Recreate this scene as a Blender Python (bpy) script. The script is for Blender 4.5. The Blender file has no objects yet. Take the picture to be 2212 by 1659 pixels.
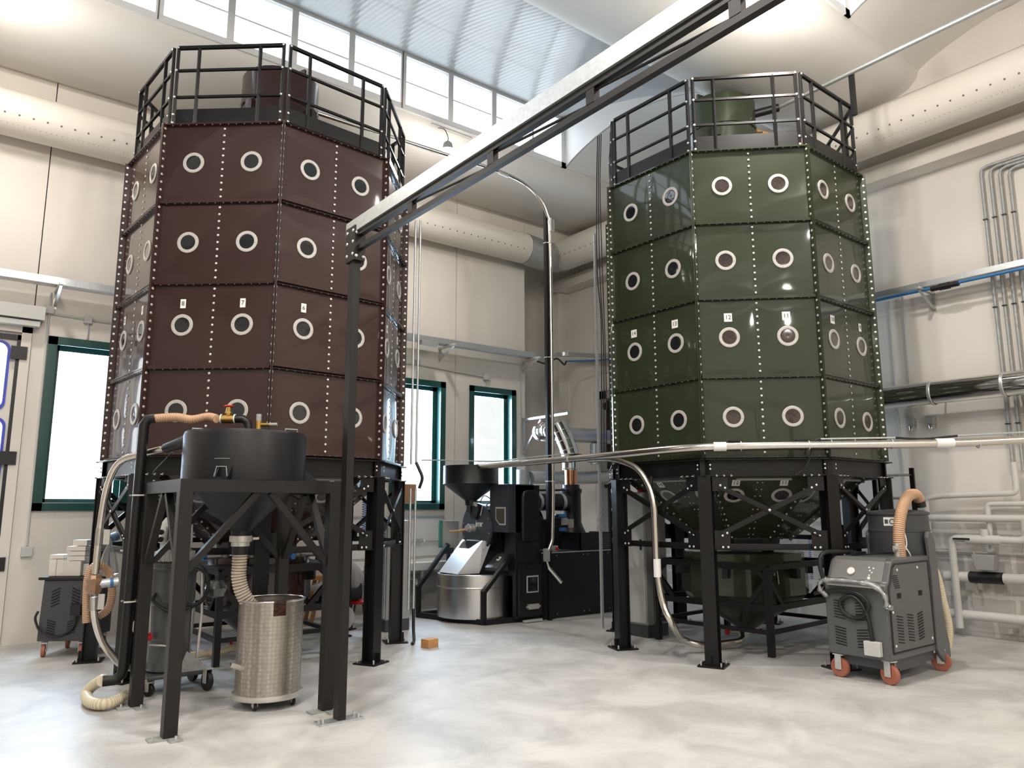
import bpy, math, random
from math import sin, cos, pi, radians, hypot
from mathutils import Vector, Matrix
random.seed(4)
scene = bpy.context.scene
COL = scene.collection

# ------------------------------------------------------------------ camera, world, lights, exposure
scene.view_settings.view_transform = 'Standard'
scene.view_settings.look = 'None'
scene.view_settings.gamma = 1.0
scene.view_settings.use_curve_mapping = False
scene.view_settings.exposure = 0.38
scene.cycles.max_bounces = 9
scene.cycles.diffuse_bounces = 5
scene.cycles.glossy_bounces = 4
scene.cycles.transmission_bounces = 6
scene.cycles.transparent_max_bounces = 12
scene.cycles.sample_clamp_indirect = 6.0
scene.cycles.caustics_reflective = False
scene.cycles.caustics_refractive = False

cam_data = bpy.data.cameras.new('camera')
cam = bpy.data.objects.new('camera', cam_data)
COL.objects.link(cam)
scene.camera = cam
cam_data.sensor_fit = 'HORIZONTAL'
cam_data.sensor_width = 36.0
cam_data.lens = 36.0 * 1620.24 / 2212.0
cam_data.clip_start = 0.05
cam_data.clip_end = 200
RT = Vector((0.79141464, -0.6112767, -0.00191426))
UP = Vector((-0.09773914, -0.12963206, 0.98673329))
FW = Vector((0.60341522, 0.78072807, 0.16233837))
Mx = Matrix((RT, UP, -FW)).transposed().to_4x4()
Mx.translation = Vector((0, 0, 1.5))
cam.matrix_world = Mx

world = bpy.data.worlds.new('sky')
scene.world = world
world.use_nodes = True
bg = world.node_tree.nodes['Background']
bg.inputs[0].default_value = (0.86, 0.93, 1.0, 1)
bg.inputs[1].default_value = 2.2

def area(name, loc, rot, sx, sy, power, color):
    d = bpy.data.lights.new(name, 'AREA')
    d.shape = 'RECTANGLE'
    d.size = sx
    d.size_y = sy
    d.energy = power
    d.color = color
    o = bpy.data.objects.new(name, d)
    o.location = loc
    o.rotation_euler = rot
    COL.objects.link(o)
    return o
SKYC = (0.72, 0.86, 1.0)
# daylight through the clerestories (outside the panes, shining in) and the wall windows
CLER = (8.65, 3.80, -1.05, -5.90)
for n0 in CLER:
    area('daylight_clerestory', (0.4, n0 + 0.30, 7.55), (radians(-72), 0, pi * 0), 14.4, 0.85, 42, SKYC)
for uu, pw in ((1.465, 150), (6.07, 140), (7.535, 140)):
    area('daylight_window', (uu, 10.62, 2.5), (radians(-90), 0, 0), 0.80, 1.85, pw, (0.58, 0.78, 1.0))

# ------------------------------------------------------------------ materials
def mat(name, col, rough=0.5, metal=0.0, coat=0.0, coat_rough=0.05, spec=0.5, noise=0.0, nscale=6.0, bump=0.0, bscale=30.0,
        col2=None, emit=None, estr=0.0, stretch=(1, 1, 1), aniso=0.0, detail=4.0, lo=0.35, hi=0.65, rvar=0.0):
    m = bpy.data.materials.new(name)
    m.use_nodes = True
    nt = m.node_tree
    b = nt.nodes['Principled BSDF']
    b.inputs['Base Color'].default_value = (*col, 1)
    b.inputs['Roughness'].default_value = rough
    b.inputs['Metallic'].default_value = metal
    b.inputs['Specular IOR Level'].default_value = spec
    b.inputs['Coat Weight'].default_value = coat
    b.inputs['Coat Roughness'].default_value = coat_rough
    if aniso: b.inputs['Anisotropic'].default_value = aniso
    if emit:
        b.inputs['Emission Color'].default_value = (*emit, 1)
        b.inputs['Emission Strength'].default_value = estr
    if noise or bump or col2 or rvar:
        tc = nt.nodes.new('ShaderNodeTexCoord')
        mp = nt.nodes.new('ShaderNodeMapping')
        mp.inputs['Scale'].default_value = stretch
        nt.links.new(tc.outputs['Object'], mp.inputs[0])
    if noise or col2 or rvar:
        n = nt.nodes.new('ShaderNodeTexNoise')
        n.inputs['Scale'].default_value = nscale
        n.inputs['Detail'].default_value = detail
        nt.links.new(mp.outputs[0], n.inputs['Vector'])
        if noise or col2:
            r = nt.nodes.new('ShaderNodeValToRGB')
            r.color_ramp.elements[0].position = lo
            r.color_ramp.elements[1].position = hi
            c2 = col2 if col2 else tuple(c * (1 - noise) for c in col)
            r.color_ramp.elements[0].color = (*c2, 1)
            r.color_ramp.elements[1].color = (*col, 1)
            nt.links.new(n.outputs['Fac'], r.inputs[0])
            nt.links.new(r.outputs[0], b.inputs['Base Color'])
        if rvar:
            mr = nt.nodes.new('ShaderNodeMapRange')
            mr.inputs['To Min'].default_value = max(0.02, rough - rvar)
            mr.inputs['To Max'].default_value = rough + rvar
            nt.links.new(n.outputs['Fac'], mr.inputs[0])
            nt.links.new(mr.outputs[0], b.inputs['Roughness'])
    if bump:
        n2 = nt.nodes.new('ShaderNodeTexNoise')
        n2.inputs['Scale'].default_value = bscale
        n2.inputs['Detail'].default_value = 3
        nt.links.new(mp.outputs[0], n2.inputs['Vector'])
        bp = nt.nodes.new('ShaderNodeBump')
        bp.inputs['Strength'].default_value = bump
        bp.inputs['Distance'].default_value = 0.02
        nt.links.new(n2.outputs['Fac'], bp.inputs['Height'])
        nt.links.new(bp.outputs[0], b.inputs['Normal'])
    return m

def glass_mat(name, tint=(1, 1, 1), gloss=0.12, rough=0.02):
    m = bpy.data.materials.new(name)
    m.use_nodes = True
    nt = m.node_tree
    for n in list(nt.nodes): nt.nodes.remove(n)
    out = nt.nodes.new('ShaderNodeOutputMaterial')
    tr = nt.nodes.new('ShaderNodeBsdfTransparent')
    tr.inputs[0].default_value = (*tint, 1)
    gl = nt.nodes.new('ShaderNodeBsdfGlossy')
    gl.inputs['Roughness'].default_value = rough
    fr = nt.nodes.new('ShaderNodeLayerWeight')
    fr.inputs['Blend'].default_value = 0.5
    pw = nt.nodes.new('ShaderNodeMath'); pw.operation = 'POWER'; pw.inputs[1].default_value = 5.0
    nt.links.new(fr.outputs['Facing'], pw.inputs[0])
    mul = nt.nodes.new('ShaderNodeMath')
    mul.operation = 'MULTIPLY_ADD'
    mul.use_clamp = True
    mul.inputs[1].default_value = 0.8
    mul.inputs[2].default_value = gloss
    nt.links.new(pw.outputs[0], mul.inputs[0])
    mx = nt.nodes.new('ShaderNodeMixShader')
    nt.links.new(mul.outputs[0], mx.inputs[0])
    nt.links.new(tr.outputs[0], mx.inputs[1])
    nt.links.new(gl.outputs[0], mx.inputs[2])
    nt.links.new(mx.outputs[0], out.inputs[0])
    return m

def floor_mat():
    m = mat('polished_concrete', (0.56, 0.55, 0.53), rough=0.42, noise=0.0)
    nt = m.node_tree
    b = nt.nodes['Principled BSDF']
    tc = nt.nodes.new('ShaderNodeTexCoord')
    n1 = nt.nodes.new('ShaderNodeTexNoise'); n1.inputs['Scale'].default_value = 1.5; n1.inputs['Detail'].default_value = 8; n1.inputs['Roughness'].default_value = 0.66
    n1.inputs['Distortion'].default_value = 0.6
    r1 = nt.nodes.new('ShaderNodeValToRGB')
    r1.color_ramp.elements[0].position = 0.38; r1.color_ramp.elements[0].color = (0.395, 0.387, 0.375, 1)
    r1.color_ramp.elements[1].position = 0.60; r1.color_ramp.elements[1].color = (0.55, 0.54, 0.525, 1)
    n2 = nt.nodes.new('ShaderNodeTexNoise'); n2.inputs['Scale'].default_value = 55; n2.inputs['Detail'].default_value = 2
    r2 = nt.nodes.new('ShaderNodeValToRGB')
    r2.color_ramp.elements[0].position = 0.22; r2.color_ramp.elements[0].color = (0.72, 0.72, 0.72, 1)
    r2.color_ramp.elements[1].position = 0.34; r2.color_ramp.elements[1].color = (1, 1, 1, 1)
    mx = nt.nodes.new('ShaderNodeMixRGB'); mx.blend_type = 'MULTIPLY'; mx.inputs[0].default_value = 1
    nt.links.new(tc.outputs['Object'], n1.inputs['Vector']); nt.links.new(tc.outputs['Object'], n2.inputs['Vector'])
    nt.links.new(n1.outputs['Fac'], r1.inputs[0]); nt.links.new(n2.outputs['Fac'], r2.inputs[0])
    nt.links.new(r1.outputs[0], mx.inputs[1]); nt.links.new(r2.outputs[0], mx.inputs[2])
    nt.links.new(mx.outputs[0], b.inputs['Base Color'])
    mr = nt.nodes.new('ShaderNodeMapRange'); mr.inputs['To Min'].default_value = 0.42; mr.inputs['To Max'].default_value = 0.62
    nt.links.new(n1.outputs['Fac'], mr.inputs[0]); nt.links.new(mr.outputs[0], b.inputs['Roughness'])
    return m

def corrugated_mat():
    m = mat('ribbed_metal_ceiling', (0.34, 0.37, 0.385), rough=0.30, coat=0.3)
    nt = m.node_tree
    b = nt.nodes['Principled BSDF']
    tc = nt.nodes.new('ShaderNodeTexCoord')
    sp = nt.nodes.new('ShaderNodeSeparateXYZ')
    nt.links.new(tc.outputs['Object'], sp.inputs[0])
    mu = nt.nodes.new('ShaderNodeMath'); mu.operation = 'MULTIPLY'; mu.inputs[1].default_value = 2 * pi / 0.07
    sn = nt.nodes.new('ShaderNodeMath'); sn.operation = 'SINE'
    nt.links.new(sp.outputs[0], mu.inputs[0]); nt.links.new(mu.outputs[0], sn.inputs[0])
    bp = nt.nodes.new('ShaderNodeBump'); bp.inputs['Strength'].default_value = 0.35; bp.inputs['Distance'].default_value = 0.003
    nt.links.new(sn.outputs[0], bp.inputs['Height']); nt.links.new(bp.outputs[0], b.inputs['Normal'])
    return m

def block_mat():
    m = mat('concrete_blocks', (0.58, 0.55, 0.50), rough=0.85)
    nt = m.node_tree
    b = nt.nodes['Principled BSDF']
    tc = nt.nodes.new('ShaderNodeTexCoord')
    sp = nt.nodes.new('ShaderNodeSeparateXYZ'); cb = nt.nodes.new('ShaderNodeCombineXYZ')
    nt.links.new(tc.outputs['Object'], sp.inputs[0])
    nt.links.new(sp.outputs[1], cb.inputs[0]); nt.links.new(sp.outputs[2], cb.inputs[1])
    ns = nt.nodes.new('ShaderNodeTexNoise'); ns.inputs['Scale'].default_value = 9
    nt.links.new(tc.outputs['Object'], ns.inputs['Vector'])
    va = nt.nodes.new('ShaderNodeVectorMath'); va.operation = 'MULTIPLY_ADD'
    va.inputs[1].default_value = (0.06, 0.05, 0); nt.links.new(ns.outputs['Color'], va.inputs[0]); nt.links.new(cb.outputs[0], va.inputs[2])
    br = nt.nodes.new('ShaderNodeTexBrick')
    br.inputs['Color1'].default_value = (0.56, 0.53, 0.49, 1); br.inputs['Color2'].default_value = (0.53, 0.50, 0.46, 1)
    br.inputs['Mortar'].default_value = (0.68, 0.655, 0.61, 1)
    br.inputs['Scale'].default_value = 1.0; br.inputs['Brick Width'].default_value = 0.5; br.inputs['Row Height'].default_value = 0.245
    br.inputs['Mortar Size'].default_value = 0.025
    nt.links.new(va.outputs[0], br.inputs['Vector']); nt.links.new(br.outputs['Color'], b.inputs['Base Color'])
    return m

def swirl_mat():
    # engine-turned stainless steel
    m = mat('engine_turned_steel', (0.50, 0.46, 0.41), rough=0.28, metal=1.0)
    nt = m.node_tree
    b = nt.nodes['Principled BSDF']
    tc = nt.nodes.new('ShaderNodeTexCoord')
    vo = nt.nodes.new('ShaderNodeTexVoronoi'); vo.inputs['Scale'].default_value = 34
    vo.inputs['Randomness'].default_value = 0.25
    nt.links.new(tc.outputs['Object'], vo.inputs['Vector'])
    mr = nt.nodes.new('ShaderNodeMapRange'); mr.inputs['From Max'].default_value = 0.7; mr.inputs['To Min'].default_value = 0.20; mr.inputs['To Max'].default_value = 0.42
    nt.links.new(vo.outputs['Distance'], mr.inputs[0]); nt.links.new(mr.outputs[0], b.inputs['Roughness'])
    rp = nt.nodes.new('ShaderNodeValToRGB')
    rp.color_ramp.elements[0].color = (0.56, 0.52, 0.46, 1); rp.color_ramp.elements[1].color = (0.34, 0.31, 0.27, 1)
    rp.color_ramp.elements[1].position = 0.8
    nt.links.new(vo.outputs['Distance'], rp.inputs[0]); nt.links.new(rp.outputs[0], b.inputs['Base Color'])
    bp = nt.nodes.new('ShaderNodeBump'); bp.inputs['Strength'].default_value = 0.25; bp.inputs['Distance'].default_value = 0.004
    nt.links.new(vo.outputs['Distance'], bp.inputs['Height']); nt.links.new(bp.outputs[0], b.inputs['Normal'])
    return m

M = {}
M['floor'] = floor_mat()
M['wall'] = mat('cream_wall_paint', (0.72, 0.68, 0.62), rough=0.8, noise=0.05, nscale=1.3, bump=0.05, bscale=60)
M['wallgrey'] = mat('bare_concrete', (0.40, 0.38, 0.355), rough=0.85, noise=0.15, nscale=4)
M['block'] = block_mat()
M['roof'] = mat('smooth_precast_concrete', (0.76, 0.74, 0.70), rough=0.55, noise=0.04, nscale=1.2)
M['corr'] = corrugated_mat()
M['winframe_w'] = mat('white_window_aluminium', (0.75, 0.75, 0.75), rough=0.4)
M['green_frame'] = mat('dark_green_window_paint', (0.006, 0.060, 0.050), rough=0.35, coat=0.3)
M['pane'] = glass_mat('window_glass', gloss=0.06)
M['acrylic'] = glass_mat('clear_plastic', (0.88, 0.90, 0.90), gloss=0.2, rough=0.1)
M['film'] = glass_mat('thin_plastic_film', (0.86, 0.87, 0.88), gloss=0.28, rough=0.2)
M['doorw'] = mat('white_door_paint', (0.70, 0.68, 0.63), rough=0.45)
M['brown'] = mat('gloss_brown_paint', (0.031, 0.0120, 0.0102), rough=0.40, coat=0.75, coat_rough=0.05, spec=0.2, bump=0.03, bscale=2.0)
M['green'] = mat('gloss_green_paint', (0.024, 0.0335, 0.0160), rough=0.38, coat=0.65, coat_rough=0.045, spec=0.2, bump=0.04, bscale=2.0)
M['black'] = mat('black_frame_paint', (0.0060, 0.0055, 0.0058), rough=0.42, spec=0.35, noise=0.2, nscale=9)
M['black2'] = mat('black_hollow_section_paint', (0.0095, 0.0080, 0.0072), rough=0.45, spec=0.35)
M['matblack'] = mat('satin_black_powder_coat', (0.0075, 0.0076, 0.0092), rough=0.40, spec=0.4)
M['rubber'] = mat('black_rubber', (0.008, 0.008, 0.0085), rough=0.45)
M['bolt'] = mat('zinc_bolt', (0.62, 0.61, 0.60), rough=0.36, metal=0.5)
M['ring'] = mat('satin_aluminium_ring', (0.47, 0.455, 0.43), rough=0.5, metal=0.2)
M['port'] = mat('dark_sight_glass', (0.010, 0.012, 0.014), rough=0.06, coat=0.6)
M['port2'] = mat('sight_glass_with_coffee', (0.050, 0.035, 0.030), rough=0.10, coat=0.6, noise=0.5, nscale=60)
M['label'] = mat('white_sticker', (0.80, 0.79, 0.77), rough=0.5)
M['ink'] = mat('dark_ink', (0.05, 0.05, 0.06), rough=0.6)
M['galv'] = mat('galvanised_steel', (0.60, 0.63, 0.64), rough=0.38, metal=0.75, noise=0.15, nscale=40)
M['galvdull'] = mat('dull_galvanised_steel', (0.42, 0.43, 0.42), rough=0.6, metal=0.4, noise=0.2, nscale=25)
M['steel'] = mat('stainless_pipe', (0.72, 0.68, 0.62), rough=0.22, metal=1.0)
M['chrome'] = mat('polished_stainless_jacket', (0.75, 0.74, 0.72), rough=0.09, metal=1.0, bump=0.08, bscale=5)
M['brushed'] = mat('brushed_stainless', (0.66, 0.65, 0.64), rough=0.26, metal=1.0, bump=0.1, bscale=160, stretch=(1, 1, 0.02))
M['whitesteel'] = mat('bright_sheet_steel', (0.85, 0.86, 0.88), rough=0.35, metal=0.5)
M['swirl'] = swirl_mat()
M['duct'] = mat('cream_textile_duct', (0.74, 0.70, 0.63), rough=0.6)
M['hole'] = mat('dark_nozzle_hole', (0.17, 0.14, 0.11), rough=0.8)
M['greyv'] = mat('grey_machine_paint', (0.088, 0.092, 0.092), rough=0.36, coat=0.15)
M['greyv2'] = mat('dark_grey_machine_paint', (0.050, 0.053, 0.057), rough=0.40)
M['panelg'] = mat('light_grey_cabinet_paint', (0.30, 0.30, 0.29), rough=0.5)
M['conduit'] = mat('grey_plastic_conduit', (0.52, 0.52, 0.50), rough=0.55)
M['pipeins'] = mat('white_pvc_pipe_jacket', (0.60, 0.59, 0.56), rough=0.5)
M['blue'] = mat('blue_air_pipe', (0.03, 0.16, 0.40), rough=0.35)
M['bluehose'] = mat('translucent_blue_coil', (0.05, 0.15, 0.42), rough=0.3)
M['tan'] = mat('tan_spiral_hose', (0.62, 0.40, 0.25), rough=0.4, coat=0.2)
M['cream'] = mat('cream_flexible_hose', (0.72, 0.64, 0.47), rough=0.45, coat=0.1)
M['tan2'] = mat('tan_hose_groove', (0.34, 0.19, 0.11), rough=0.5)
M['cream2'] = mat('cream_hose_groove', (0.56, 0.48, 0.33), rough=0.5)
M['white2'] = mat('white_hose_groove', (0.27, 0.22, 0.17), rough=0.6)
M['whitehose'] = mat('white_spiral_hose', (0.66, 0.58, 0.47), rough=0.45)
M['brass'] = mat('brass', (0.62, 0.40, 0.12), rough=0.25, metal=1.0)
M['copper'] = mat('heat_tinted_copper_flue', (0.72, 0.32, 0.16), rough=0.16, metal=1.0)
M['red'] = mat('red_plastic', (0.55, 0.02, 0.02), rough=0.35)
M['redwheel'] = mat('red_polyurethane_tyre', (0.36, 0.12, 0.075), rough=0.45)
M['zinc'] = mat('zinc_bracket', (0.62, 0.60, 0.56), rough=0.4, metal=0.7)
M['hoodie'] = mat('grey_cotton_hoodie', (0.42, 0.40, 0.38), rough=0.9, bump=0.4, bscale=14)
M['trousers'] = mat('dark_trousers', (0.03, 0.03, 0.035), rough=0.9)
M['skin'] = mat('skin', (0.55, 0.33, 0.24), rough=0.6)
M['hair'] = mat('dark_hair', (0.02, 0.014, 0.01), rough=0.7)
M['card'] = mat('brown_cardboard', (0.42, 0.24, 0.13), rough=0.85, noise=0.1, nscale=8)
M['whitecard'] = mat('white_carton', (0.66, 0.62, 0.57), rough=0.7)
M['ceramic'] = mat('white_ceramic', (0.76, 0.75, 0.72), rough=0.2, coat=0.4)
M['wood'] = mat('raw_wood', (0.55, 0.28, 0.10), rough=0.7, noise=0.2, nscale=6, stretch=(1, 1, 8))
M['coffee'] = mat('roasted_coffee_beans', (0.10, 0.035, 0.018), rough=0.45, col2=(0.03, 0.010, 0.006), nscale=70, bump=1.0, bscale=60)
M['yellow'] = mat('yellow_paint', (0.70, 0.45, 0.02), rough=0.5)
M['lamp'] = mat('lit_lamp_lens', (1, 1, 1), emit=(1.0, 0.90, 0.76), estr=14)
M['teal'] = mat('teal_box_paint', (0.02, 0.16, 0.13), rough=0.4)
M['bluew'] = mat('blue_gasket', (0.04, 0.06, 0.45), rough=0.4)
M['aluspool'] = mat('aluminium_flange', (0.7, 0.7, 0.7), rough=0.3, metal=0.9)
M['inside'] = mat('black_interior', (0.006, 0.006, 0.006), rough=0.9)

# ------------------------------------------------------------------ mesh builder
class MB:
    def __init__(self):
        self.v = []; self.f = []; self.fm = []; self.cur = 0
    def add(self, vs, fs, m=None):
        k = len(self.v)
        self.v += [tuple(p) for p in vs]
        self.f += [tuple(i + k for i in q) for q in fs]
        self.fm += [self.cur] * len(fs)
        return self
    def box(self, lo, hi):
        x0, y0, z0 = lo; x1, y1, z1 = hi
        return self.add([(x0, y0, z0), (x1, y0, z0), (x1, y1, z0), (x0, y1, z0), (x0, y0, z1), (x1, y0, z1), (x1, y1, z1), (x0, y1, z1)],
                        [(0, 3, 2, 1), (4, 5, 6, 7), (0, 1, 5, 4), (1, 2, 6, 5), (2, 3, 7, 6), (3, 0, 4, 7)])
    def cbox(self, c, s, rz=0.0, mx=None):
        a, b, d = s[0] / 2, s[1] / 2, s[2] / 2
        R = mx if mx is not None else Matrix.Rotation(rz, 3, 'Z')
        c = Vector(c)
        vs = [c + R @ Vector((sx * a, sy * b, sz * d)) for sz in (-1, 1) for sx, sy in ((-1, -1), (1, -1), (1, 1), (-1, 1))]
        return self.add(vs, [(0, 3, 2, 1), (4, 5, 6, 7), (0, 1, 5, 4), (1, 2, 6, 5), (2, 3, 7, 6), (3, 0, 4, 7)])
    def bar(self, p, q, w, h, up=(0, 0, 1)):
        p = Vector(p); q = Vector(q); d = (q - p).normalized(); u = Vector(up)
        if abs(d.dot(u)) > 0.98: u = Vector((1, 0, 0)) if abs(d.x) < 0.9 else Vector((0, 1, 0))
        s = d.cross(u).normalized(); t = s.cross(d).normalized()
        vs = []
        for o in (p, q):
            for a, b in ((-1, -1), (1, -1), (1, 1), (-1, 1)):
                vs.append(o + s * (a * w / 2) + t * (b * h / 2))
        return self.add(vs, [(0, 1, 2, 3), (7, 6, 5, 4), (0, 4, 5, 1), (1, 5, 6, 2), (2, 6, 7, 3), (3, 7, 4, 0)])
    def ibar(self, p, q, w, h, t=0.009, up=(0, 0, 1)):
        # I / H section
        p = Vector(p); q = Vector(q); d = (q - p).normalized(); u = Vector(up)
        s = d.cross(u).normalized(); tt = s.cross(d).normalized()
        self.bar(p, q, t, h - 2 * t, up)
        for sg in (-1, 1):
            o = tt * (sg * (h / 2 - t / 2))
            self.bar(p + o, q + o, w, t, up)
        return self
    def tube(self, p, q, r, n=14, r2=None, caps=True):
        p = Vector(p); q = Vector(q); d = (q - p).normalized()
        s = d.orthogonal().normalized(); t = d.cross(s)
        r2 = r if r2 is None else r2
        vs = []
        for o, rr in ((p, r), (q, r2)):
            for i in range(n):
                a = 2 * pi * i / n
                vs.append(o + s * (rr * cos(a)) + t * (rr * sin(a)))
        fs = [(i, (i + 1) % n, n + (i + 1) % n, n + i) for i in range(n)]
        if caps: fs += [tuple(range(n - 1, -1, -1)), tuple(range(n, 2 * n))]
        return self.add(vs, fs)
    def path(self, pts, r, n=12, caps=True, rfun=None, closed=False):
        P = [Vector(p) for p in pts]; m = len(P)
        T = []
        for i in range(m):
            a = P[(i - 1) % m] if closed else P[max(i - 1, 0)]
            b = P[(i + 1) % m] if closed else P[min(i + 1, m - 1)]
            T.append((b - a).normalized())
        s = T[0].orthogonal().normalized(); vs = []
        for i in range(m):
            s = (s - T[i] * s.dot(T[i])).normalized(); t = T[i].cross(s)
            rr = rfun(i / (m - 1)) if rfun else r
            for k in range(n):
                a = 2 * pi * k / n
                vs.append(P[i] + s * (rr * cos(a)) + t * (rr * sin(a)))
        fs = []
        for i in range(m if closed else m - 1):
            j = (i + 1) % m
            for k in range(n):
                fs.append((i * n + k, i * n + (k + 1) % n, j * n + (k + 1) % n, j * n + k))
        if caps and not closed: fs += [tuple(range(n - 1, -1, -1)), tuple(range((m - 1) * n, m * n))]
        return self.add(vs, fs)
    def lathe(self, prof, c=(0, 0, 0), n=32, axis='Z', a0=0.0, mx=None, caps=True):
        c = Vector(c); vs = []
        for r, z in prof:
            for k in range(n):
                a = a0 + 2 * pi * k / n
                p = Vector((r * cos(a), r * sin(a), z))
                if axis == 'X': p = Vector((z, r * cos(a), r * sin(a)))
                if axis == 'Y': p = Vector((r * cos(a), z, r * sin(a)))
                if mx is not None: p = mx @ p
                vs.append(c + p)
        fs = []
        for i in range(len(prof) - 1):
            for k in range(n):
                fs.append((i * n + k, i * n + (k + 1) % n, (i + 1) * n + (k + 1) % n, (i + 1) * n + k))
        if caps:
            if prof[0][0] > 1e-5: fs.append(tuple(range(n - 1, -1, -1)))
            if prof[-1][0] > 1e-5: fs.append(tuple(range((len(prof) - 1) * n, len(prof) * n)))
        return self.add(vs, fs)
    def ring(self, c, ro, ri, th, mx, n=36):
        # flat annulus with thickness, local normal = +Z of mx
        c = Vector(c); vs = []
        for rr, z in ((ro, 0), (ro, th * 0.7), (ro - 0.004, th), (ri + 0.003, th), (ri, th * 0.7), (ri, 0)):
            for k in range(n):
                a = 2 * pi * k / n
                vs.append(c + mx @ Vector((rr * cos(a), rr * sin(a), z)))
        fs = []
        for i in range(6):
            j = (i + 1) % 6
            for k in range(n):
                fs.append((i * n + k, i * n + (k + 1) % n, j * n + (k + 1) % n, j * n + k))
        return self.add(vs, fs)
    def dome(self, c, r, nrm, n=8, h=0.6):
        # bolt head
        c = Vector(c); d = Vector(nrm).normalized(); s = d.orthogonal().normalized(); t = d.cross(s)
        vs = []
        for rr, z in ((r, 0), (r * 0.92, r * h * 0.6), (r * 0.5, r * h)):
            for k in range(n):
                a = 2 * pi * k / n
                vs.append(c + s * (rr * cos(a)) + t * (rr * sin(a)) + d * z)
        fs = [(i * n + k, i * n + (k + 1) % n, (i + 1) * n + (k + 1) % n, (i + 1) * n + k) for i in range(2) for k in range(n)]
        fs.append(tuple(range(2 * n, 3 * n)))
        return self.add(vs, fs)
    def prism(self, poly, axis, lo, hi):
        # poly: 2D points in the other two axes (cyclic order), extruded along axis lo..hi
        def P(a, b, t):
            return {'X': (t, a, b), 'Y': (a, t, b), 'Z': (a, b, t)}[axis]
        n = len(poly)
        vs = [P(a, b, lo) for a, b in poly] + [P(a, b, hi) for a, b in poly]
        fs = [(i, (i + 1) % n, n + (i + 1) % n, n + i) for i in range(n)] + [tuple(range(n - 1, -1, -1)), tuple(range(n, 2 * n))]
        return self.add(vs, fs)
    def sweep(self, prof, axis, lo, hi, n=1):
        # open profile strip, extruded along axis
        def P(a, b, t):
            return {'X': (t, a, b), 'Y': (a, t, b), 'Z': (a, b, t)}[axis]
        m = len(prof); vs = []
        for k in range(n + 1):
            t = lo + (hi - lo) * k / n
            vs += [P(a, b, t) for a, b in prof]
        fs = [(k * m + i, k * m + i + 1, (k + 1) * m + i + 1, (k + 1) * m + i) for k in range(n) for i in range(m - 1)]
        return self.add(vs, fs)
    def xf(self, mx):
        self.v = [tuple(mx @ Vector(p)) for p in self.v]
        return self
    def build(self, name, m, parent=None, smooth=0.6, world=True, bevel=0.0, seg=2):
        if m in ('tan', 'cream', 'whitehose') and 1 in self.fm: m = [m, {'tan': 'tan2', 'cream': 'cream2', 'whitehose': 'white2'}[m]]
        me = bpy.data.meshes.new(name)
        vs = self.v
        if parent is not None and world:
            r = parent
            off = Vector((0, 0, 0))
            while r is not None:
                off += r.location; r = r.parent
            vs = [(p[0] - off.x, p[1] - off.y, p[2] - off.z) for p in vs]
        me.from_pydata(vs, [], self.f)
        ms = m if isinstance(m, (list, tuple)) else [m]
        for q in ms: me.materials.append(M[q] if isinstance(q, str) else q)
        if len(ms) > 1: me.polygons.foreach_set('material_index', self.fm)
        import bmesh
        bm = bmesh.new(); bm.from_mesh(me)
        bmesh.ops.recalc_face_normals(bm, faces=bm.faces)
        bm.to_mesh(me); bm.free()
        if smooth:
            me.polygons.foreach_set('use_smooth', [True] * len(me.polygons))
            me.set_sharp_from_angle(angle=smooth)
        o = bpy.data.objects.new(name, me)
        COL.objects.link(o)
        if parent is not None: o.parent = parent
        if bevel:
            b = o.modifiers.new('bevel', 'BEVEL'); b.width = bevel; b.segments = seg; b.limit_method = 'ANGLE'
        return o

def tag(o, label, cat, group=None, kind=None):
    if label: o['label'] = label
    if cat: o['category'] = cat
    if group: o['group'] = group
    if kind: o['kind'] = kind
    return o
def thing(name, label, cat, loc=(0, 0, 0), rz=0.0, group=None):
    o = bpy.data.objects.new(name, None)
    o.empty_display_size = 0.1
    COL.objects.link(o)
    o.location = loc; o.rotation_euler = (0, 0, rz)
    return tag(o, label, cat, group)
def struct(mb, name, m, **k):
    o = mb.build(name, m, **k); o['kind'] = 'structure'; return o
def copy_tree(o, parent=None, world=None):
    c = o.copy(); COL.objects.link(c); c.parent = parent
    if parent is None: pass
    for ch in list(o.children): copy_tree(ch, c)
    return c
def catmull(pts, k=8):
    P = [Vector(p) for p in pts]; out = []
    P = [P[0] * 2 - P[1]] + P + [P[-1] * 2 - P[-2]]
    for i in range(1, len(P) - 2):
        for s in range(k):
            t = s / k
            a, b, c, d = P[i - 1], P[i], P[i + 1], P[i + 2]
            out.append(0.5 * ((2 * b) + (c - a) * t + (2 * a - 5 * b + 4 * c - d) * t * t + (3 * b - 3 * c + d - a) * t ** 3))
    out.append(P[-2]); return out
def resample(pts, step):
    P = [Vector(p) for p in pts]; out = [P[0]]; acc = 0
    for a, b in zip(P, P[1:]):
        L = (b - a).length
        while acc + L >= step and L > 1e-9:
            t = (step - acc) / L; a = a.lerp(b, t); out.append(a.copy()); L = (b - a).length; acc = 0
        acc += L
    return out
def hose(mb, pts, r, pitch=0.02, depth=0.004, n=16):
    # corrugated hose: rings of alternating radius along a smooth path
    P = resample(catmull(pts, 12), pitch / 4)
    m = len(P)
    k0 = len(mb.f)
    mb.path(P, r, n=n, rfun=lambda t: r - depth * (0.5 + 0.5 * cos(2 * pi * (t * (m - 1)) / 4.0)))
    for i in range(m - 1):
        if i % 4 in (3, 0):  # valleys painted darker, groove shading put into the colour so rings show
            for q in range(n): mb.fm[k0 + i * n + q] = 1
    return mb
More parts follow.
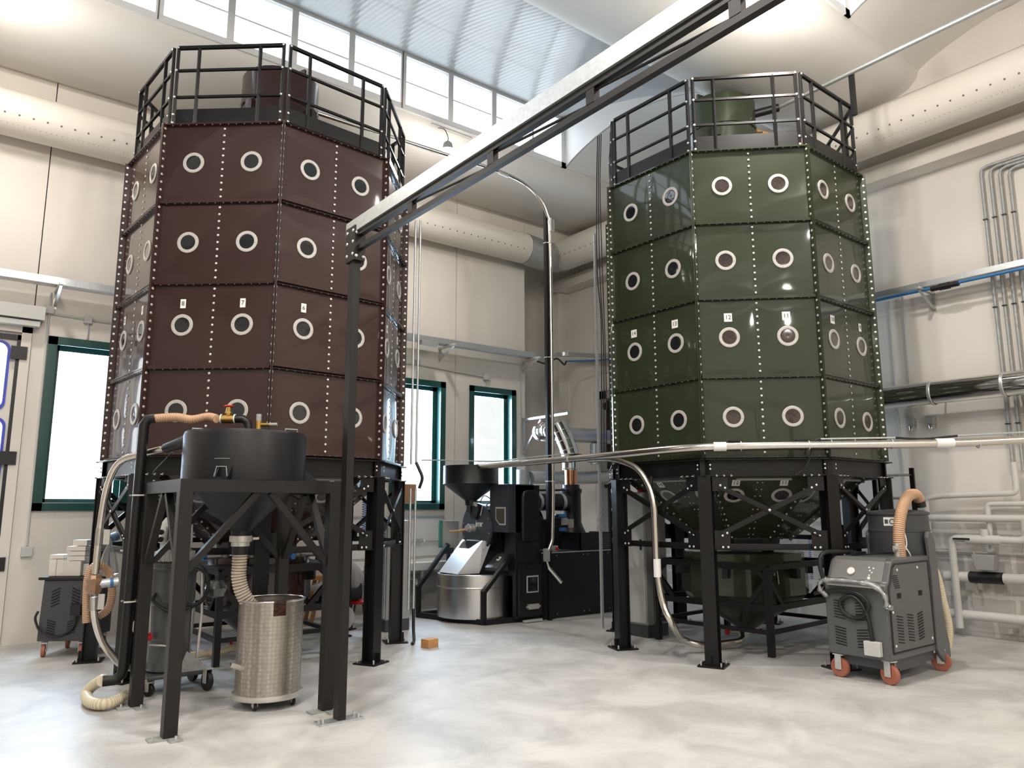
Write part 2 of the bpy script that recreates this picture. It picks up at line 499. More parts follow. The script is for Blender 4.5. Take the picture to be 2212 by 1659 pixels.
def text_mesh(txt, size, mx, name, m, parent, depth=0.0015, align='CENTER'):
    cu = bpy.data.curves.new(name, 'FONT'); cu.body = txt; cu.size = size; cu.align_x = align; cu.align_y = 'CENTER'; cu.extrude = depth
    cu.resolution_u = 3
    tmp = bpy.data.objects.new('tmp', cu); COL.objects.link(tmp)
    dg = bpy.context.evaluated_depsgraph_get(); me = bpy.data.meshes.new_from_object(tmp.evaluated_get(dg))
    bpy.data.objects.remove(tmp)
    me.transform(mx)
    me.materials.clear(); me.materials.append(M[m])
    o = bpy.data.objects.new(name, me); COL.objects.link(o)
    o.parent = parent
    return o

# ------------------------------------------------------------------ the hall
UL, UR, NB, NF = -12.0, 9.95, 10.3, -11.0
struct(MB().box((UL - .3, NF - .3, -0.2), (UR + .3, NB + .3, 0.0)), 'floor', 'floor', smooth=None)

# back wall (B, y = 10.3) made of precast panels round the window and door openings
wins = [(1.0, 1.93), (5.60, 6.54), (7.07, 8.0)]
WZ0, WZ1 = 1.50, 3.50
DOOR_U = (-1.9, 0.80)
def wall_b():
    mb = MB(); y0, y1 = NB, NB + 0.3; g = 0.006
    seams = [UL, -8.0, -4.4, -1.9, 0.80, 3.3, 6.77, 8.25, 9.95]
    for a, b in zip(seams, seams[1:]):
        a += g; b -= g
        if a > 8.2:                            # alcove in the corner
            mb.box((a, y0, 6.45), (b + .1, y1, 7.12)); continue
        if a > -1.95 and b < 0.85:            # above the door
            mb.box((a, y0, 3.60), (b, y1, 7.12)); continue
        ws = [w for w in wins if w[0] > a and w[1] < b]
        spans = []
        x = a
        for w in ws: spans.append((x, w[0])); x = w[1]
        spans.append((x, b))
        if b > 8.2: spans[-1] = (spans[-1][0], 8.25)
        for p, q in spans: mb.box((p, y0, 0), (q, y1, 7.12))
        for w in ws:
            mb.box((w[0], y0, 0), (w[1], y1, WZ0)); mb.box((w[0], y0, WZ1), (w[1], y1, 7.12))
    mb.box((UL, y1 + .001, 3.6), (0.99, y1 + .02, 7.12)); mb.box((1.94, y1 + .001, 0), (5.59, y1 + .02, 7.12)); mb.box((6.55, y1 + .001, 0), (7.06, y1 + .02, 7.12)); mb.box((8.01, y1 + .001, 0), (8.2, y1 + .02, 7.12))
    return mb
struct(wall_b(), 'wall_back', 'wall', smooth=None)
mb = MB(); mb.box((8.25, 11.47, 0), (10.3, 11.7, 6.5)); mb.box((8.25, NB + .3, 6.45), (10.3, 11.7, 6.5)); mb.box((8.20, NB + .3, 0), (8.25, 11.7, 6.5)); struct(mb, 'wall_alcove', 'wall', smooth=None)
struct(MB().box((5.0, NB - 0.012, 0.0), (8.2, NB - 0.001, 0.50)), 'baseboard_back', 'wallgrey', smooth=None)
# right wall (R, x = 9.95)
mb = MB()
ys = [NF, -6.0, -2.5, 0.6, 2.55, 6.2, 8.7, 10.3]
for a, b in zip(ys, ys[1:]): mb.box((UR, a + .005, 1.30), (UR + .3, b - .005, 7.12))
mb.box((UR, 10.3, 0), (UR + .3, 11.6, 6.5))
mb.box((UR + .30, NF, 0), (UR + .32, 11.6, 7.12))
struct(mb, 'wall_right', 'wall', smooth=None)
struct(MB().box((UR, NF, 0), (UR + .3, NB, 1.30)), 'wall_right_base', 'block', smooth=None)
struct(MB().box((9.52, NF, 6.62), (UR, NB, 7.30)), 'wall_right_upper', 'wall', smooth=None)
# crane-type L beam along the right wall, column in the corner
mb = MB()
mb.prism([(9.799, 6.021), (9.643, 6.021), (9.643, 5.798), (10.044, 5.798), (10.044, 5.731), (10.2, 5.731), (10.2, 6.678), (9.799, 6.678)], 'Y', NF, 11.6)
struct(mb, 'wall_right_beam', 'wall', smooth=None, bevel=0.008)
for k, yy in enumerate((11.03,)):
    w = 0.45
    struct(MB().box((9.72, yy, 0), (10.13, yy + w, 5.79)), 'wall_right_column', 'wall', smooth=None, bevel=0.01)
struct(MB().box((UL - .3, NF, 0), (UL, NB, 9.2)), 'wall_left', 'wall', smooth=None)
struct(MB().box((UL, NF - .3, 0), (UR, NF, 9.2)), 'wall_front', 'wall', smooth=None)

# roof: precast wing beams, clerestories between them, ribbed ceilings falling away from each clerestory
UEND = 7.80
def wing(n0):
    prof = [(0.0, 7.0), (0.03, 6.91), (0.13, 6.82), (0.36, 6.74), (0.70, 6.69), (1.05, 6.665), (1.40, 6.675), (1.70, 6.76), (1.88, 6.87), (1.95, 7.0), (1.93, 7.10), (1.4, 7.16), (0.6, 7.16), (0.02, 7.10)]
    return [(n0 + a, b) for a, b in prof]
for i, n0 in enumerate(CLER):
    o = struct(MB().prism(wing(n0), 'X', UL, 9.52), 'ceiling_beam', 'roof', smooth=0.9)
    # ribbed ceiling from the clerestory head down to the next wing
    pr = []
    for k in range(17):
        t = k / 16.0
        pr.append((n0 + 0.02 - 2.92 * t, 7.88 - 0.84 * t + 0.10 * sin(pi * t)))
    mb = MB(); mb.sweep(pr, 'X', UL, UEND)
    mb.sweep([(a, b + 0.06) for a, b in pr], 'X', UL, UEND)
    struct(mb, 'ceiling_ribbed', 'corr', smooth=1.2)
    # low curved shell closing the bay next to the right wall and its upright cheek
    arc = [(n0 + 0.02 - 2.92 * k / 16.0, 7.0 + 0.34 * sin(pi * k / 16.0) ** 0.8) for k in range(17)]
    mb = MB(); mb.sweep(arc, 'X', UEND, 9.6); mb.sweep([(a, b + 0.05) for a, b in arc], 'X', UEND, 9.6)
    struct(mb, 'ceiling_shell', 'roof', smooth=1.2)
    mb = MB()
    vs = [(UEND, a, b) for a, b in arc] + [(UEND, a, b) for a, b in reversed(pr)]
    mb.prism([(a, b) for a, b in arc] + [(a, b) for a, b in reversed(pr)], 'X', UEND - .01, UEND + .02)
    struct(mb, 'ceiling_cheek', 'winframe_w', smooth=None)
    # clerestory frames and panes
    bays = [4.73 - 3.17 * j for j in range(-1, 6)]
    lo_, hi_ = 7.0, 7.90
    mb = MB()
    mb.box((UL, n0 - .03, lo_), (UEND, n0 + .05, lo_ + .085)); mb.box((UL, n0 - .03, hi_ - .075), (UEND, n0 + .05, hi_))
    edges = []
    for j in range(-1, 6):
        a = 4.73 - 3.17 * j - 3.17; b = a + 3.17
        for q in range(4):
            e0, e1 = a + q * 3.17 / 4, a + (q + 1) * 3.17 / 4
            if e1 > UEND + .1 or e0 < UL: continue
            mb.box((e0 - .0, n0 - .035, lo_ + .085), (e0 + .055, n0 + .05, hi_ - .075)); mb.box((e1 - .03, n0 - .035, lo_ + .085), (e1, n0 + .05, hi_ - .075))
            mb.box((e0, n0 - .005, 7.44), (e1, n0 + .012, 7.455))
            edges.append((e0 + .055, e1 - .03))
    mb.box((7.70, n0 - .03, lo_), (UEND, n0 + .05, hi_))
    w = struct(mb, 'window_%d' % (i + 4), 'winframe_w', smooth=None)
    g = MB()
    for a, b in edges: g.box((a, n0 + .012, lo_ + .085), (b, n0 + .018, hi_ - .075))
    g.build('glass', 'pane', w, smooth=None)
    mb = MB()
    for j in range(0, 6):
        x = 4.73 - 3.17 * j
        mb.box((x - .008, n0 - .038, lo_ + .01), (x + .008, n0 - .028, hi_))
    mb.build('joint', 'hole', w, smooth=None)
# roof light-tight cover above
struct(MB().box((UL - .3, NF - .3, 9.0), (UR + .3, -8.7, 9.2)), 'ceiling_cover', 'roof', smooth=None)
mb = MB().box((UL, NF, 7.0), (UR, -8.75, 7.1))
struct(mb, 'ceiling_end', 'roof', smooth=None)

# green framed windows in the back wall
for i, (a, b) in enumerate(wins):
    mb = MB()
    f = 0.085
    y0, y1 = NB - 0.02, NB + 0.24
    mb.box((a, y0, WZ0), (a + f * .45, y1, WZ1)); mb.box((b - f * .45, y0, WZ0), (b, y1, WZ1))
    mb.box((a, y0, WZ1 - f * .45), (b, y1, WZ1)); mb.box((a, y0, WZ0), (b, y1, WZ0 + f * .5))
    # casing on the wall face
    mb.box((a - .03, y0 - .012, WZ0 - .03), (a + f * .8, y0, WZ1 + .03)); mb.box((b - f * .8, y0 - .012, WZ0 - .03), (b + .03, y0, WZ1 + .03))
    mb.box((a - .03, y0 - .012, WZ1 - f * .8), (b + .03, y0, WZ1 + .03)); mb.box((a - .03, y0 - .012, WZ0 - .03), (b + .03, y0, WZ0 + f * .7))
    # sash
    ys_ = NB + .15
    for p, q in (((a + .035, WZ0 + .04), (a + .11, WZ1 - .035)), ((b - .11, WZ0 + .04), (b - .035, WZ1 - .035)), ((a + .035, WZ1 - .11), (b - .035, WZ1 - .035)), ((a + .035, WZ0 + .04), (b - .035, WZ0 + .11))):
        mb.box((p[0], ys_, p[1]), (q[0], ys_ + .05, q[1]))
    w = struct(mb, 'window_%d' % (i + 1), 'green_frame', smooth=None)
    g = MB().box((a + .11, ys_ + .02, WZ0 + .11), (b - .11, ys_ + .026, WZ1 - .11)).build('glass', 'pane', w, smooth=None)
    MB().box((a + .07, NB - .03, WZ0 + .055), (b - .07, NB + .14, WZ0 + .066)).build('sill_trim', 'galv', w, smooth=None)

# folding door on the left of the back wall
d = MB(); y = NB + .02
d.box((-1.90, y, 0.02), (0.70, y + .06, 3.53))
dr = struct(d, 'door_1', 'doorw', smooth=None)
mb = MB(); mb.box((0.70, NB - .03, 0), (0.80, NB + .10, 3.60)); mb.box((-1.95, NB - .03, 3.53), (0.80, NB + .10, 3.60)); mb.box((-1.95, NB - .03, 0), (-1.88, NB + .1, 3.6))
mb.build('door_frame', 'wall', dr, smooth=None)
mb = MB(); mb.box((0.665, NB - .012, 0.03), (0.70, NB + .02, 3.50)); 
for z in (3.30, 2.08, 0.9): mb.box((0.61, NB - .05, z - .09), (0.77, NB - .01, z + .06))
mb.box((-1.3, NB - .012, 3.44), (0.70, NB + .02, 3.50))
mb.build('hinge_rail', 'rubber', dr, smooth=None)
mb = MB(); mb.box((-1.95, NB - .14, 3.60), (0.86, NB - .001, 3.66)); mb.box((-1.95, NB - .16, 3.68), (0.90, NB - .001, 3.84))
mb.build('door_header', 'conduit', dr, smooth=None)
def rrect(a, b, c, d_, r, k=6):
    out = []
    for cx, cz, s in ((b - r, d_ - r, 0), (a + r, d_ - r, 1), (a + r, c + r, 2), (b - r, c + r, 3)):
        for i in range(k + 1):
            t = pi / 2 * (s + i / k); out.append((cx + r * cos(t), cz + r * sin(t)))
    return out
for (z0, z1, ww) in ((2.60, 3.42, .61), (1.66, 2.53, .64)):
    for (a, b) in ((-0.10, ww), (-1.0, -0.35)):
        mb = MB(); mb.prism(rrect(a, b, z0, z1, .1), 'Y', y - .012, y - .001); g = mb.build('door_window_gasket', 'bluew', dr)
        mb = MB(); mb.prism(rrect(a + .03, b - .03, z0 + .03, z1 - .03, .09), 'Y', y - .016, y - .012)
        mb.build('frosted_pane', mat('frosted_daylit_pane', (0.85, 0.87, 0.9), rough=0.3, emit=(0.9, 0.95, 1.0), estr=2.2), g)  # daylight behind the pane put in as emission
# narrow door at the corner of the right wall
mb = MB(); mb.box((UR - .03, 8.9, 0.02), (UR - .002, 9.86, 3.45))
dr2 = struct(mb, 'door_2', 'doorw', smooth=None)
mb = MB(); mb.box((UR - .09, 9.90, 0), (UR - .001, 10.12, 3.65)); mb.box((UR - .09, 8.7, 3.50), (UR - .001, 10.12, 3.66)); mb.box((UR - .09, 8.7, 0), (UR - .001, 8.86, 3.66))
mb.build('door_frame', 'galvdull', dr2, smooth=None)
mb = MB(); mb.box((UR - .10, 9.82, 0.1), (UR - .03, 9.88, 3.45)); 
for z in (3.3, 1.85, .8): mb.box((UR - .12, 9.76, z), (UR - .03, 9.95, z + .12))
mb.build('hinge_rail', 'rubber', dr2, smooth=None)
mb = MB(); mb.prism([(a, b) for a, b in rrect(9.05, 9.68, 2.5, 3.2, .1)], 'X', UR - .04, UR - .031); mb.build('door_window', 'bluew', dr2)
# outside ground, seen palely through the panes
struct(MB().box((-30, 11.2, -0.4), (30, 60, -0.3)), 'floor_outside', 'wallgrey', smooth=None)

# ------------------------------------------------------------------ silos
RS = 1.534; H1 = 1.98; PH = 0.817
def frame_mx(c, nx):
    # local X along face, Y = outward normal, Z up ; returns 4x4
    n = Vector((nx[0], nx[1], 0)).normalized(); x = n.cross(Vector((0, 0, 1))).normalized() * -1
    # ensure right handed: x cross y = z
    if x.cross(n).z < 0: x = -x
    m = Matrix((x, n, Vector((0, 0, 1)))).transposed().to_4x4(); m.translation = Vector(c); return m
WF = 2 * RS * sin(pi / 8)          # face width
AP = RS * cos(pi / 8)              # apothem
RY = Matrix(((1, 0, 0), (0, 0, 1), (0, -1, 0)))   # takes local z to +y (outward)
RYM = Matrix(((1, 0, 0), (0, 0, 1), (0, -1, 0)))

def panel_meshes(paint):
    """meshes in face space: x along, y outward, z 0..PH"""
    out = {}
    mb = MB(); nx, nz = 24, 14; hw = WF / 2 - .008
    rnd = random.Random(11)
    vs = []
    for j in range(nz + 1):
        for i in range(nx + 1):
            x = -hw + 2 * hw * i / nx; z = .006 + (PH - .012) * j / nz
            # two shallow pillows, stiff at the centre seam and at the flanges
            fx = abs(sin(pi * (x + hw) / hw)); fz = sin(pi * j / nz)
            b = 0.007 * (fx ** .7) * (fz ** .6)
            vs.append((x, b - .004, z))
    fs = [(j * (nx + 1) + i, j * (nx + 1) + i + 1, (j + 1) * (nx + 1) + i + 1, (j + 1) * (nx + 1) + i) for j in range(nz) for i in range(nx)]
    mb.add(vs, fs)
    mb.box((-hw, -.02, .0), (hw, -.012, PH))
    # horizontal flanges (lower and upper edge)
    mb.box((-hw, -.006, .001), (hw, .034, .009)); mb.box((-hw, -.006, PH - .009), (hw, .034, PH - .001))
    mb.box((-hw, .026, .0005), (hw, .034, .014)) ; mb.box((-hw, .026, PH - .014), (hw, .034, PH - .0005))
    out['panel'] = mb
    bb = MB()
    bb.dome((0, 0, 0), .0125, (0, 1, 0))
    out['bolt'] = bb
    fb = MB()
    for k in range(14):
        x = -hw + .06 + (2 * hw - .12) * k / 13
        fb.dome((x, .018, .009), .008, (0, 0, 1), n=6, h=1.0); fb.dome((x, .018, PH - .009), .008, (0, 0, -1), n=6, h=1.3)
        if False: pass
    k = len(mb.fm); mb.cur = 1; mb.add(fb.v, fb.f); mb.cur = 0
    return out

def silo(prefix, c, a0deg, paint, label, nums, cyl, ports, plabel, drumr):
    cx, cy = c
    root = thing('grain_silo', label, 'silo', (cx, cy, 0))
    a0 = radians(a0deg)
    V = lambda k, R, z: Vector((cx + R * cos(a0 + k * pi / 4), cy + R * sin(a0 + k * pi / 4), z))
    pm = panel_meshes(paint)
    first = {}
    ringmb = MB(); ringmb.ring((0, 0, 0), .105, .073, .010, RYM)
    for a in range(4): ringmb.dome((.087 * cos(a * pi / 2 + .1), .010, .087 * sin(a * pi / 2 + .1)), .006, (0, 1, 0), n=6)
    glassmb = MB(); glassmb.lathe([(0.0, .003), (.050, .004), (.074, .003), (.074, -.004)], n=28, mx=RYM, caps=False)
    protos = {}; allb = MB(); front3 = 0
    for f in range(8):
        am = a0 + (f + .5) * pi / 4
        nrm = (cos(am), sin(am))
        fm = frame_mx((cx + AP * nrm[0], cy + AP * nrm[1], 0), nrm)
        ang = math.atan2(fm[1][0], fm[0][0])
        for r in range(4):
            z0 = H1 + r * PH
            def mk(key, mbx, m, par, loc=(0, 0, 0)):
                if key not in protos:
                    protos[key] = mbx.build(key[0], m, None, world=False); o = protos[key]
                else:
                    o = protos[key].copy(); COL.objects.link(o)
                o.parent = par; o.location = loc; return o
            p = mk(('wall_panel',), pm['panel'], [paint, 'galvdull'], root, (cx + AP * nrm[0] - cx, cy + AP * nrm[1] - cy, z0))
            p.rotation_euler = (0, 0, ang)
            tv = Vector((cos(ang), sin(ang), 0))
            for k in range(11):
                zb = .055 + (PH - .11) * k / 10
                if f in (1, 2) or (f == front3 and r > 2): mk(('bolt',), pm['bolt'], 'bolt', p, (0, 0, zb))
                else: allb.dome((cx + AP * nrm[0], cy + AP * nrm[1], z0 + zb), .0125, (nrm[0], nrm[1], 0))
            for s in (0, 1):
                x = (-.288, .288)[s]
                gm = ports(f, r, s)
                mk(('porthole_ring',), ringmb, 'ring', p, (x, .004, PH * .50))
                mk(('sight_glass', gm), glassmb, gm, p, (x, .004, PH * .50))
                if r == 1 and (f, s) in nums:
                    t = nums[(f, s)]
                    w = .052 if len(t) == 1 else .080
                    lb = MB().box((x + .004 - w / 2, .004, PH * .50 + .165), (x + .004 + w / 2, .0075, PH * .50 + .165 + .088)).build('number_sticker', 'label', p, world=False, smooth=None)
                    mxx = Matrix.Translation((x + .004, .0085, PH * .50 + .165 + .044)) @ Matrix(((-1, 0, 0, 0), (0, 0, 1, 0), (0, 1, 0, 0), (0, 0, 0, 1)))
                    if fm[0][0] * 0 == 0: pass
                    text_mesh(t, .062, mxx, 'number', 'ink', lb)
    # vertical corner fins with bolts
    for k in range(8):
        a = a0 + k * pi / 4; d = Vector((cos(a), sin(a), 0)); t = Vector((-sin(a), cos(a), 0))
        mb = MB()
        for s in (-1, 1):
            mb.bar(V(k, RS + .022, H1) + t * (.007 * s), V(k, RS + .022, H1 + 4 * PH) + t * (.007 * s), .062, .008, up=tuple(t))
        o = mb.build('corner_fin', paint, root)
        bb = allb
        for r in range(4):
            for q in range(10):
                z = H1 + r * PH + .05 + (PH - .10) * q / 9
                for s in (-1, 1): bb.dome(V(k, RS + .026, z) + t * (.011 * s), .0135, t * s, h=.42)
    # top ring, deck
    mb = MB()
    for k in range(8):
        mb.bar(V(k, RS - .02, H1 + 4 * PH + .004), V(k + 1, RS - .02, H1 + 4 * PH + .004), .07, .008)
    poly = [tuple(V(k, RS - .02, 0).xy) for k in range(8)]
    mb.prism(poly, 'Z', H1 + 4 * PH + .0, H1 + 4 * PH + .01)
    mb.build('roof_deck', paint, root)
    ZT = H1 + 4 * PH
    # guard rail
    for f in range(8):
        mb = MB()
        A = V(f, RS - .03, ZT); B = V(f + 1, RS - .03, ZT); d = (B - A).normalized()
        A2 = A + d * .035; B2 = B - d * .035
        z = lambda p, h: Vector((p.x, p.y, ZT + h))
        for h, w in ((.85, .032), (.60, .024), (.31, .024)): mb.bar(z(A2, h), z(B2, h), w, w)
        mb.bar(z(A2, .095), z(B2, .095), .006, .17)
        for q in (A2, B2): mb.bar(z(q, 0), z(q, .865), .028, .028)
        L = (B2 - A2).length
        for t in (.20, .78):
            q = A2 + d * (L * t); mb.bar(z(q, 0), z(q, .85), .030, .030)
        o = mb.build('guard_rail', 'black', root)
        bb = allb; nn = Vector((d.y, -d.x, 0))
        if (A + B - Vector((2 * cx, 2 * cy, 0))).xy.dot(nn.xy) < 0: nn = -nn
        for q in (A2, B2):
            for h in (.60, .31, .12, .03, .85): bb.dome(z(q, h) + nn * .017, .013, nn)
    # cyclone drum on the roof
    mb = MB(); n = 32
    mb.lathe([(drumr * .55, ZT + .02), (drumr * .62, ZT + .30), (drumr, ZT + .52), (drumr, ZT + 1.25), (drumr * .9, ZT + 1.28), (0, ZT + 1.30)], (cx, cy, 0), n)
    mb.lathe([(drumr + .012, ZT + .86), (drumr + .012, ZT + .90)], (cx, cy, 0), n, caps=False)
    dr = mb.build('roof_drum', paint, root)
    for k in range(3):
        a = k * 2 * pi / 3 + .9; MB().cbox((cx + drumr * .8 * cos(a), cy + drumr * .8 * sin(a), ZT + 1.31), (.10, .03, .06), a).build('lid_lug', paint, dr, smooth=None)
    for k in range(4):
        mb = MB()
        a = k * pi / 2 + .5; q = Vector((cx + (drumr + .03) * cos(a), cy + (drumr + .03) * sin(a), 0))
        mb.cbox((q.x, q.y, ZT + .74), (.09, .09, .16), a)
        mb.bar((q.x, q.y, ZT + .01), (q.x, q.y, ZT + .7), .05, .05)
        mb.build('drum_bracket', paint, dr)
    # support frame: H-section legs, ring beam, braces
    RL = 1.53
    legs = []
    for k in range(8):
        mb = MB(); a = a0 + k * pi / 4; up = (cos(a), sin(a), 0)
        mb.ibar(V(k, RL, .015), V(k, RL, 1.80), .13, .13, .009, up=up)
        lg = mb.build('leg', 'black', root)
        mb = MB(); m3 = Matrix.Rotation(a, 3, 'Z')
        mb.cbox(V(k, RL, .008), (.25, .25, .016), mx=m3); mb.cbox(V(k, RL + .075, .06), (.05, .008, .09), mx=m3)
        pl = mb.build('base_plate', 'black', lg, smooth=None)
        bb = allb
        for s in (-1, 1):
            for t in (-1, 1):
                q = V(k, RL, .016) + m3 @ Vector((.095 * s, .095 * t, 0)); bb.tube(q, q + Vector((0, 0, .035)), .008, 8)
    for f in range(8):
        mb = MB()
        A = V(f, RL, 0); B = V(f + 1, RL, 0); d = (B - A).normalized(); nn = Vector((d.y, -d.x, 0))
        if nn.dot(A + B - Vector((2 * cx, 2 * cy, 0))) < 0: nn = -nn
        z = lambda p, h: Vector((p.x, p.y, h))
        mb.ibar(z(A, 1.885) - d * .05, z(B, 1.885) + d * .05, .15, .17, .010)
        o = mb.build('ring_beam', 'black', root)
        bb = allb
        for s, q0 in ((1, A), (-1, B)):
            for t in (.10, .17, .24):
                bb.dome(z(q0 + d * (s * t) + nn * .078, 1.80), .011, (0, 0, 1), n=6); bb.dome(z(q0 + d * (s * t) + nn * .055, 1.805), .011, nn, n=6); 
            for h in (1.87, 1.91): bb.dome(z(q0 + d * (s * .04) + nn * .068, h), .010, nn, n=6)
        # X bracing with gussets
        mb = MB(); I = nn * .05
        mb.bar(z(A + d * .12, 1.70) + I, z(B - d * .12, 1.24) + I, .008, .05); mb.bar(z(A + d * .12, 1.24) + I * 1.2, z(B - d * .12, 1.70) + I * 1.2, .008, .05)
        mb.bar(z(A + d * .12, 1.70) + I + Vector((0, 0, -.024)), z(B - d * .12, 1.24) + I + Vector((0, 0, -.024)), .045, .007)
        for q0, s in ((A, 1), (B, -1)):
            mb.cbox(z(q0 + d * (s * .13) + I * .9, 1.725), (.15, .008, .14), mx=Matrix((d, nn, Vector((0, 0, 1)))).transposed())
            mb.cbox(z(q0 + d * (s * .13) + I * .9, 1.18), (.15, .008, .19), mx=Matrix((d, nn, Vector((0, 0, 1)))).transposed())
        o = mb.build('cross_brace', 'black', root)
        bb = allb
        for q0, s in ((A, 1), (B, -1)):
            for t, h in ((.13, 1.71), (.175, 1.685), (.13, 1.225), (.175, 1.25), (.13, 1.115), (.18, 1.115)):
                bb.dome(z(q0 + d * (s * t) + I * 1.2, h), .012, nn)
        bb.dome(z((A + B) / 2 + I * 1.4, 1.47), .014, nn)
        mb = MB(); mb.bar(z(A + d * .05, 1.12) + I * .6, z(B - d * .05, 1.12) + I * .6, .008, .055); mb.bar(z(A + d * .05, 1.093) + I * 1.0, z(B - d * .05, 1.093) + I * 1.0, .045, .006)
        mb.build('tie_beam', 'black', root)
    # octagonal bottom hopper with sight glasses
    r0, z0, r1, z1 = RS - .10, 1.93, .50, 1.16
    mb = MB()
    vs = [V(k, r0, z0) for k in range(8)] + [V(k, r1, z1) for k in range(8)]
    mb.add(vs, [(k, (k + 1) % 8, 8 + (k + 1) % 8, 8 + k) for k in range(8)])
    mb.add([v + Vector((0, 0, .02)) for v in vs], [(k, (k + 1) % 8, 8 + (k + 1) % 8, 8 + k) for k in range(8)])
    hp = mb.build('bottom_hopper', paint, root, smooth=None)
    for k in range(8):
        mb = MB(); a = a0 + k * pi / 4
        d = (V(k, r1, z1) - V(k, r0, z0)).normalized(); t = Vector((-sin(a), cos(a), 0)); nrm = d.cross(t); nrm = nrm if nrm.z < 0 else -nrm
        for s in (-1, 1): mb.bar(V(k, r0, z0) + nrm * .02 + t * (.006 * s), V(k, r1, z1) + nrm * .02 + t * (.006 * s), .06, .007, up=tuple(t))
        rb = mb.build('hopper_rib', paint, hp)
        bb = allb
        for q in range(12):
            p = V(k, r0, z0).lerp(V(k, r1, z1), .05 + .9 * q / 11) + nrm * .03
            for s in (-1, 1): bb.dome(p + t * (.011 * s), .012, t * s, h=1)
    for f in range(8):
        am = a0 + (f + .5) * pi / 4; ca = cos(pi / 8)
        P0 = Vector((cx + r0 * ca * cos(am), cy + r0 * ca * sin(am), z0)); P1 = Vector((cx + r1 * ca * cos(am), cy + r1 * ca * sin(am), z1))
        dn = (P1 - P0).normalized(); t = Vector((-sin(am), cos(am), 0)); nrm = t.cross(dn)
        if nrm.z > 0: nrm = -nrm
        m3 = Matrix((t, nrm.cross(t), nrm)).transposed()
        bb = allb
        for q in range(11):
            p = P0.lerp(P1, .06 + .88 * q / 10) + nrm * .002
            for s in (-1, 1): bb.dome(p + t * (.025 * s), .009, nrm, n=6)
        for s in (0, 1):
            mid = P0.lerp(P1, .40) + t * ((-.24, .24)[s])
            mb = MB(); mb.ring(mid + nrm * .001, .105, .073, .008, m3); rg = mb.build('porthole_ring', 'ring', hp)
            mb = MB(); mb.lathe([(0, .004), (.07, .003), (.07, -.003)], mid, 24, mx=m3, caps=False); mb.build('sight_glass', 'port', rg)
            # the sticker above each hopper sight glass repeats the column number
            fmx = frame_mx((0, 0, 0), (cos(am), sin(am))); sx = 0 if (t.dot(Vector((fmx[0][0], fmx[1][0], 0))) < 0) else 1
            key = (f, s if sx else 1 - s)
            if key in nums:
                w = .052 if len(nums[key]) == 1 else .080
                m2 = P0.lerp(P1, .24) + t * ((-.24, .24)[s]) + nrm * .002
                mb = MB(); mb.cbox(m2, (w, .088, .003), mx=m3); lb = mb.build('number_sticker', 'label', hp, smooth=None)
                upv = -dn; rtv = upv.cross(nrm)
                mx4 = Matrix((rtv, upv, nrm)).transposed().to_4x4(); mx4.translation = m2 + nrm * .0025 - Vector((cx, cy, 0))
                text_mesh(nums[key], .062, mx4, 'number', 'ink', lb)
        # strip light under the ring beam of the near faces
        q = (V(f, RL - .12, 1.775) + V(f + 1, RL - .12, 1.775)) / 2
        mb = MB(); mb.tube(q - t * .27, q + t * .27, .014, 10); mb.build('strip_light', 'panelg', root)
    # outlet collar
    mb = MB(); mb.lathe([(.52, 1.165), (.52, 1.15), (.42, 1.145), (.40, 1.02)], (cx, cy, 0), 8, a0=a0); mb.build('hopper_collar', 'black', root)
    for k in range(32):
        a = 2 * pi * k / 32; allb.dome((cx + .47 * cos(a), cy + .47 * sin(a), 1.165), .010, (0, 0, 1), n=6)
    allb.build('bolts', 'bolt', root)['kind'] = 'stuff'
    return root
def face_nums(d):
    return d
# faces between vertex k and k+1, seen from outside: s=0/1 left-to-right follows local x
def ports_b(f, r, s):
    return 'port'
def ports_g(f, r, s):
    return 'port2' if f in (1, 2) else 'port'

# ------------------------------------------------------------------ silos in place
silo('brown', (2.895, 8.269), -197.75, 'brown', 'tall octagonal gloss brown grain silo with panels numbered 8, 7 and 6',
     {(0, 1): '2', (0, 0): '1', (1, 1): '8', (1, 0): '7', (2, 1): '6', (2, 0): '5', (3, 1): '4', (3, 0): '3'}, None, ports_b, '', .44)
silo('green', (7.516, 5.379), -201.42, 'green', 'tall octagonal grain silo in gloss green panels numbered 9 to 14, near the right wall',
     {(0, 1): '14', (0, 0): '13', (1, 1): '12', (1, 0): '11', (2, 1): '10', (2, 0): '9'}, None, ports_g, '', .42)

# ------------------------------------------------------------------ duct work under the roof
def perforated_duct(mb, hb, axis, fixed, lo, hi, z, r, side):
    def P(t, a, rr=r):   # a: angle from horizontal outward side (room side), going down
        o = rr * cos(a) * side; h = -rr * sin(a)
        return (t, fixed + o, z + h) if axis == 'X' else (fixed + o, t, z + h)
    n = 28; vs = []; fs = []
    for t in (lo, hi):
        for k in range(n): vs.append(P(t, 2 * pi * k / n))
    fs = [(k, (k + 1) % n, n + (k + 1) % n, n + k) for k in range(n)]
    mb.add(vs, fs); mb.add(vs[:n], [tuple(range(n))]); mb.add(vs[n:], [tuple(range(n))])
    t = lo + .12; i = 0
    while t < hi - .1:
        p = Vector(P(t, .42)); c = Vector(P(t, .42, 0)); hb.dome(p, .012, p - c, n=8, h=.25)
        t += .14
    t = lo + .1
    while t < hi - .08:
        p = Vector(P(t, .86)); c = Vector(P(t, .86, 0)); hb.dome(p, .0045, p - c, n=6, h=.3)
        t += .055
d1 = thing('air_duct', 'long cream round air duct with nozzle holes along the back wall above the windows', 'duct', (-2, 10.03, 6.07))
mb, hb = MB(), MB(); perforated_duct(mb, hb, 'X', 10.03, -6.0, 8.03, 6.065, .266, -1)
mb.build('duct_tube', 'duct', d1); hb.build('nozzle_holes', 'hole', d1)
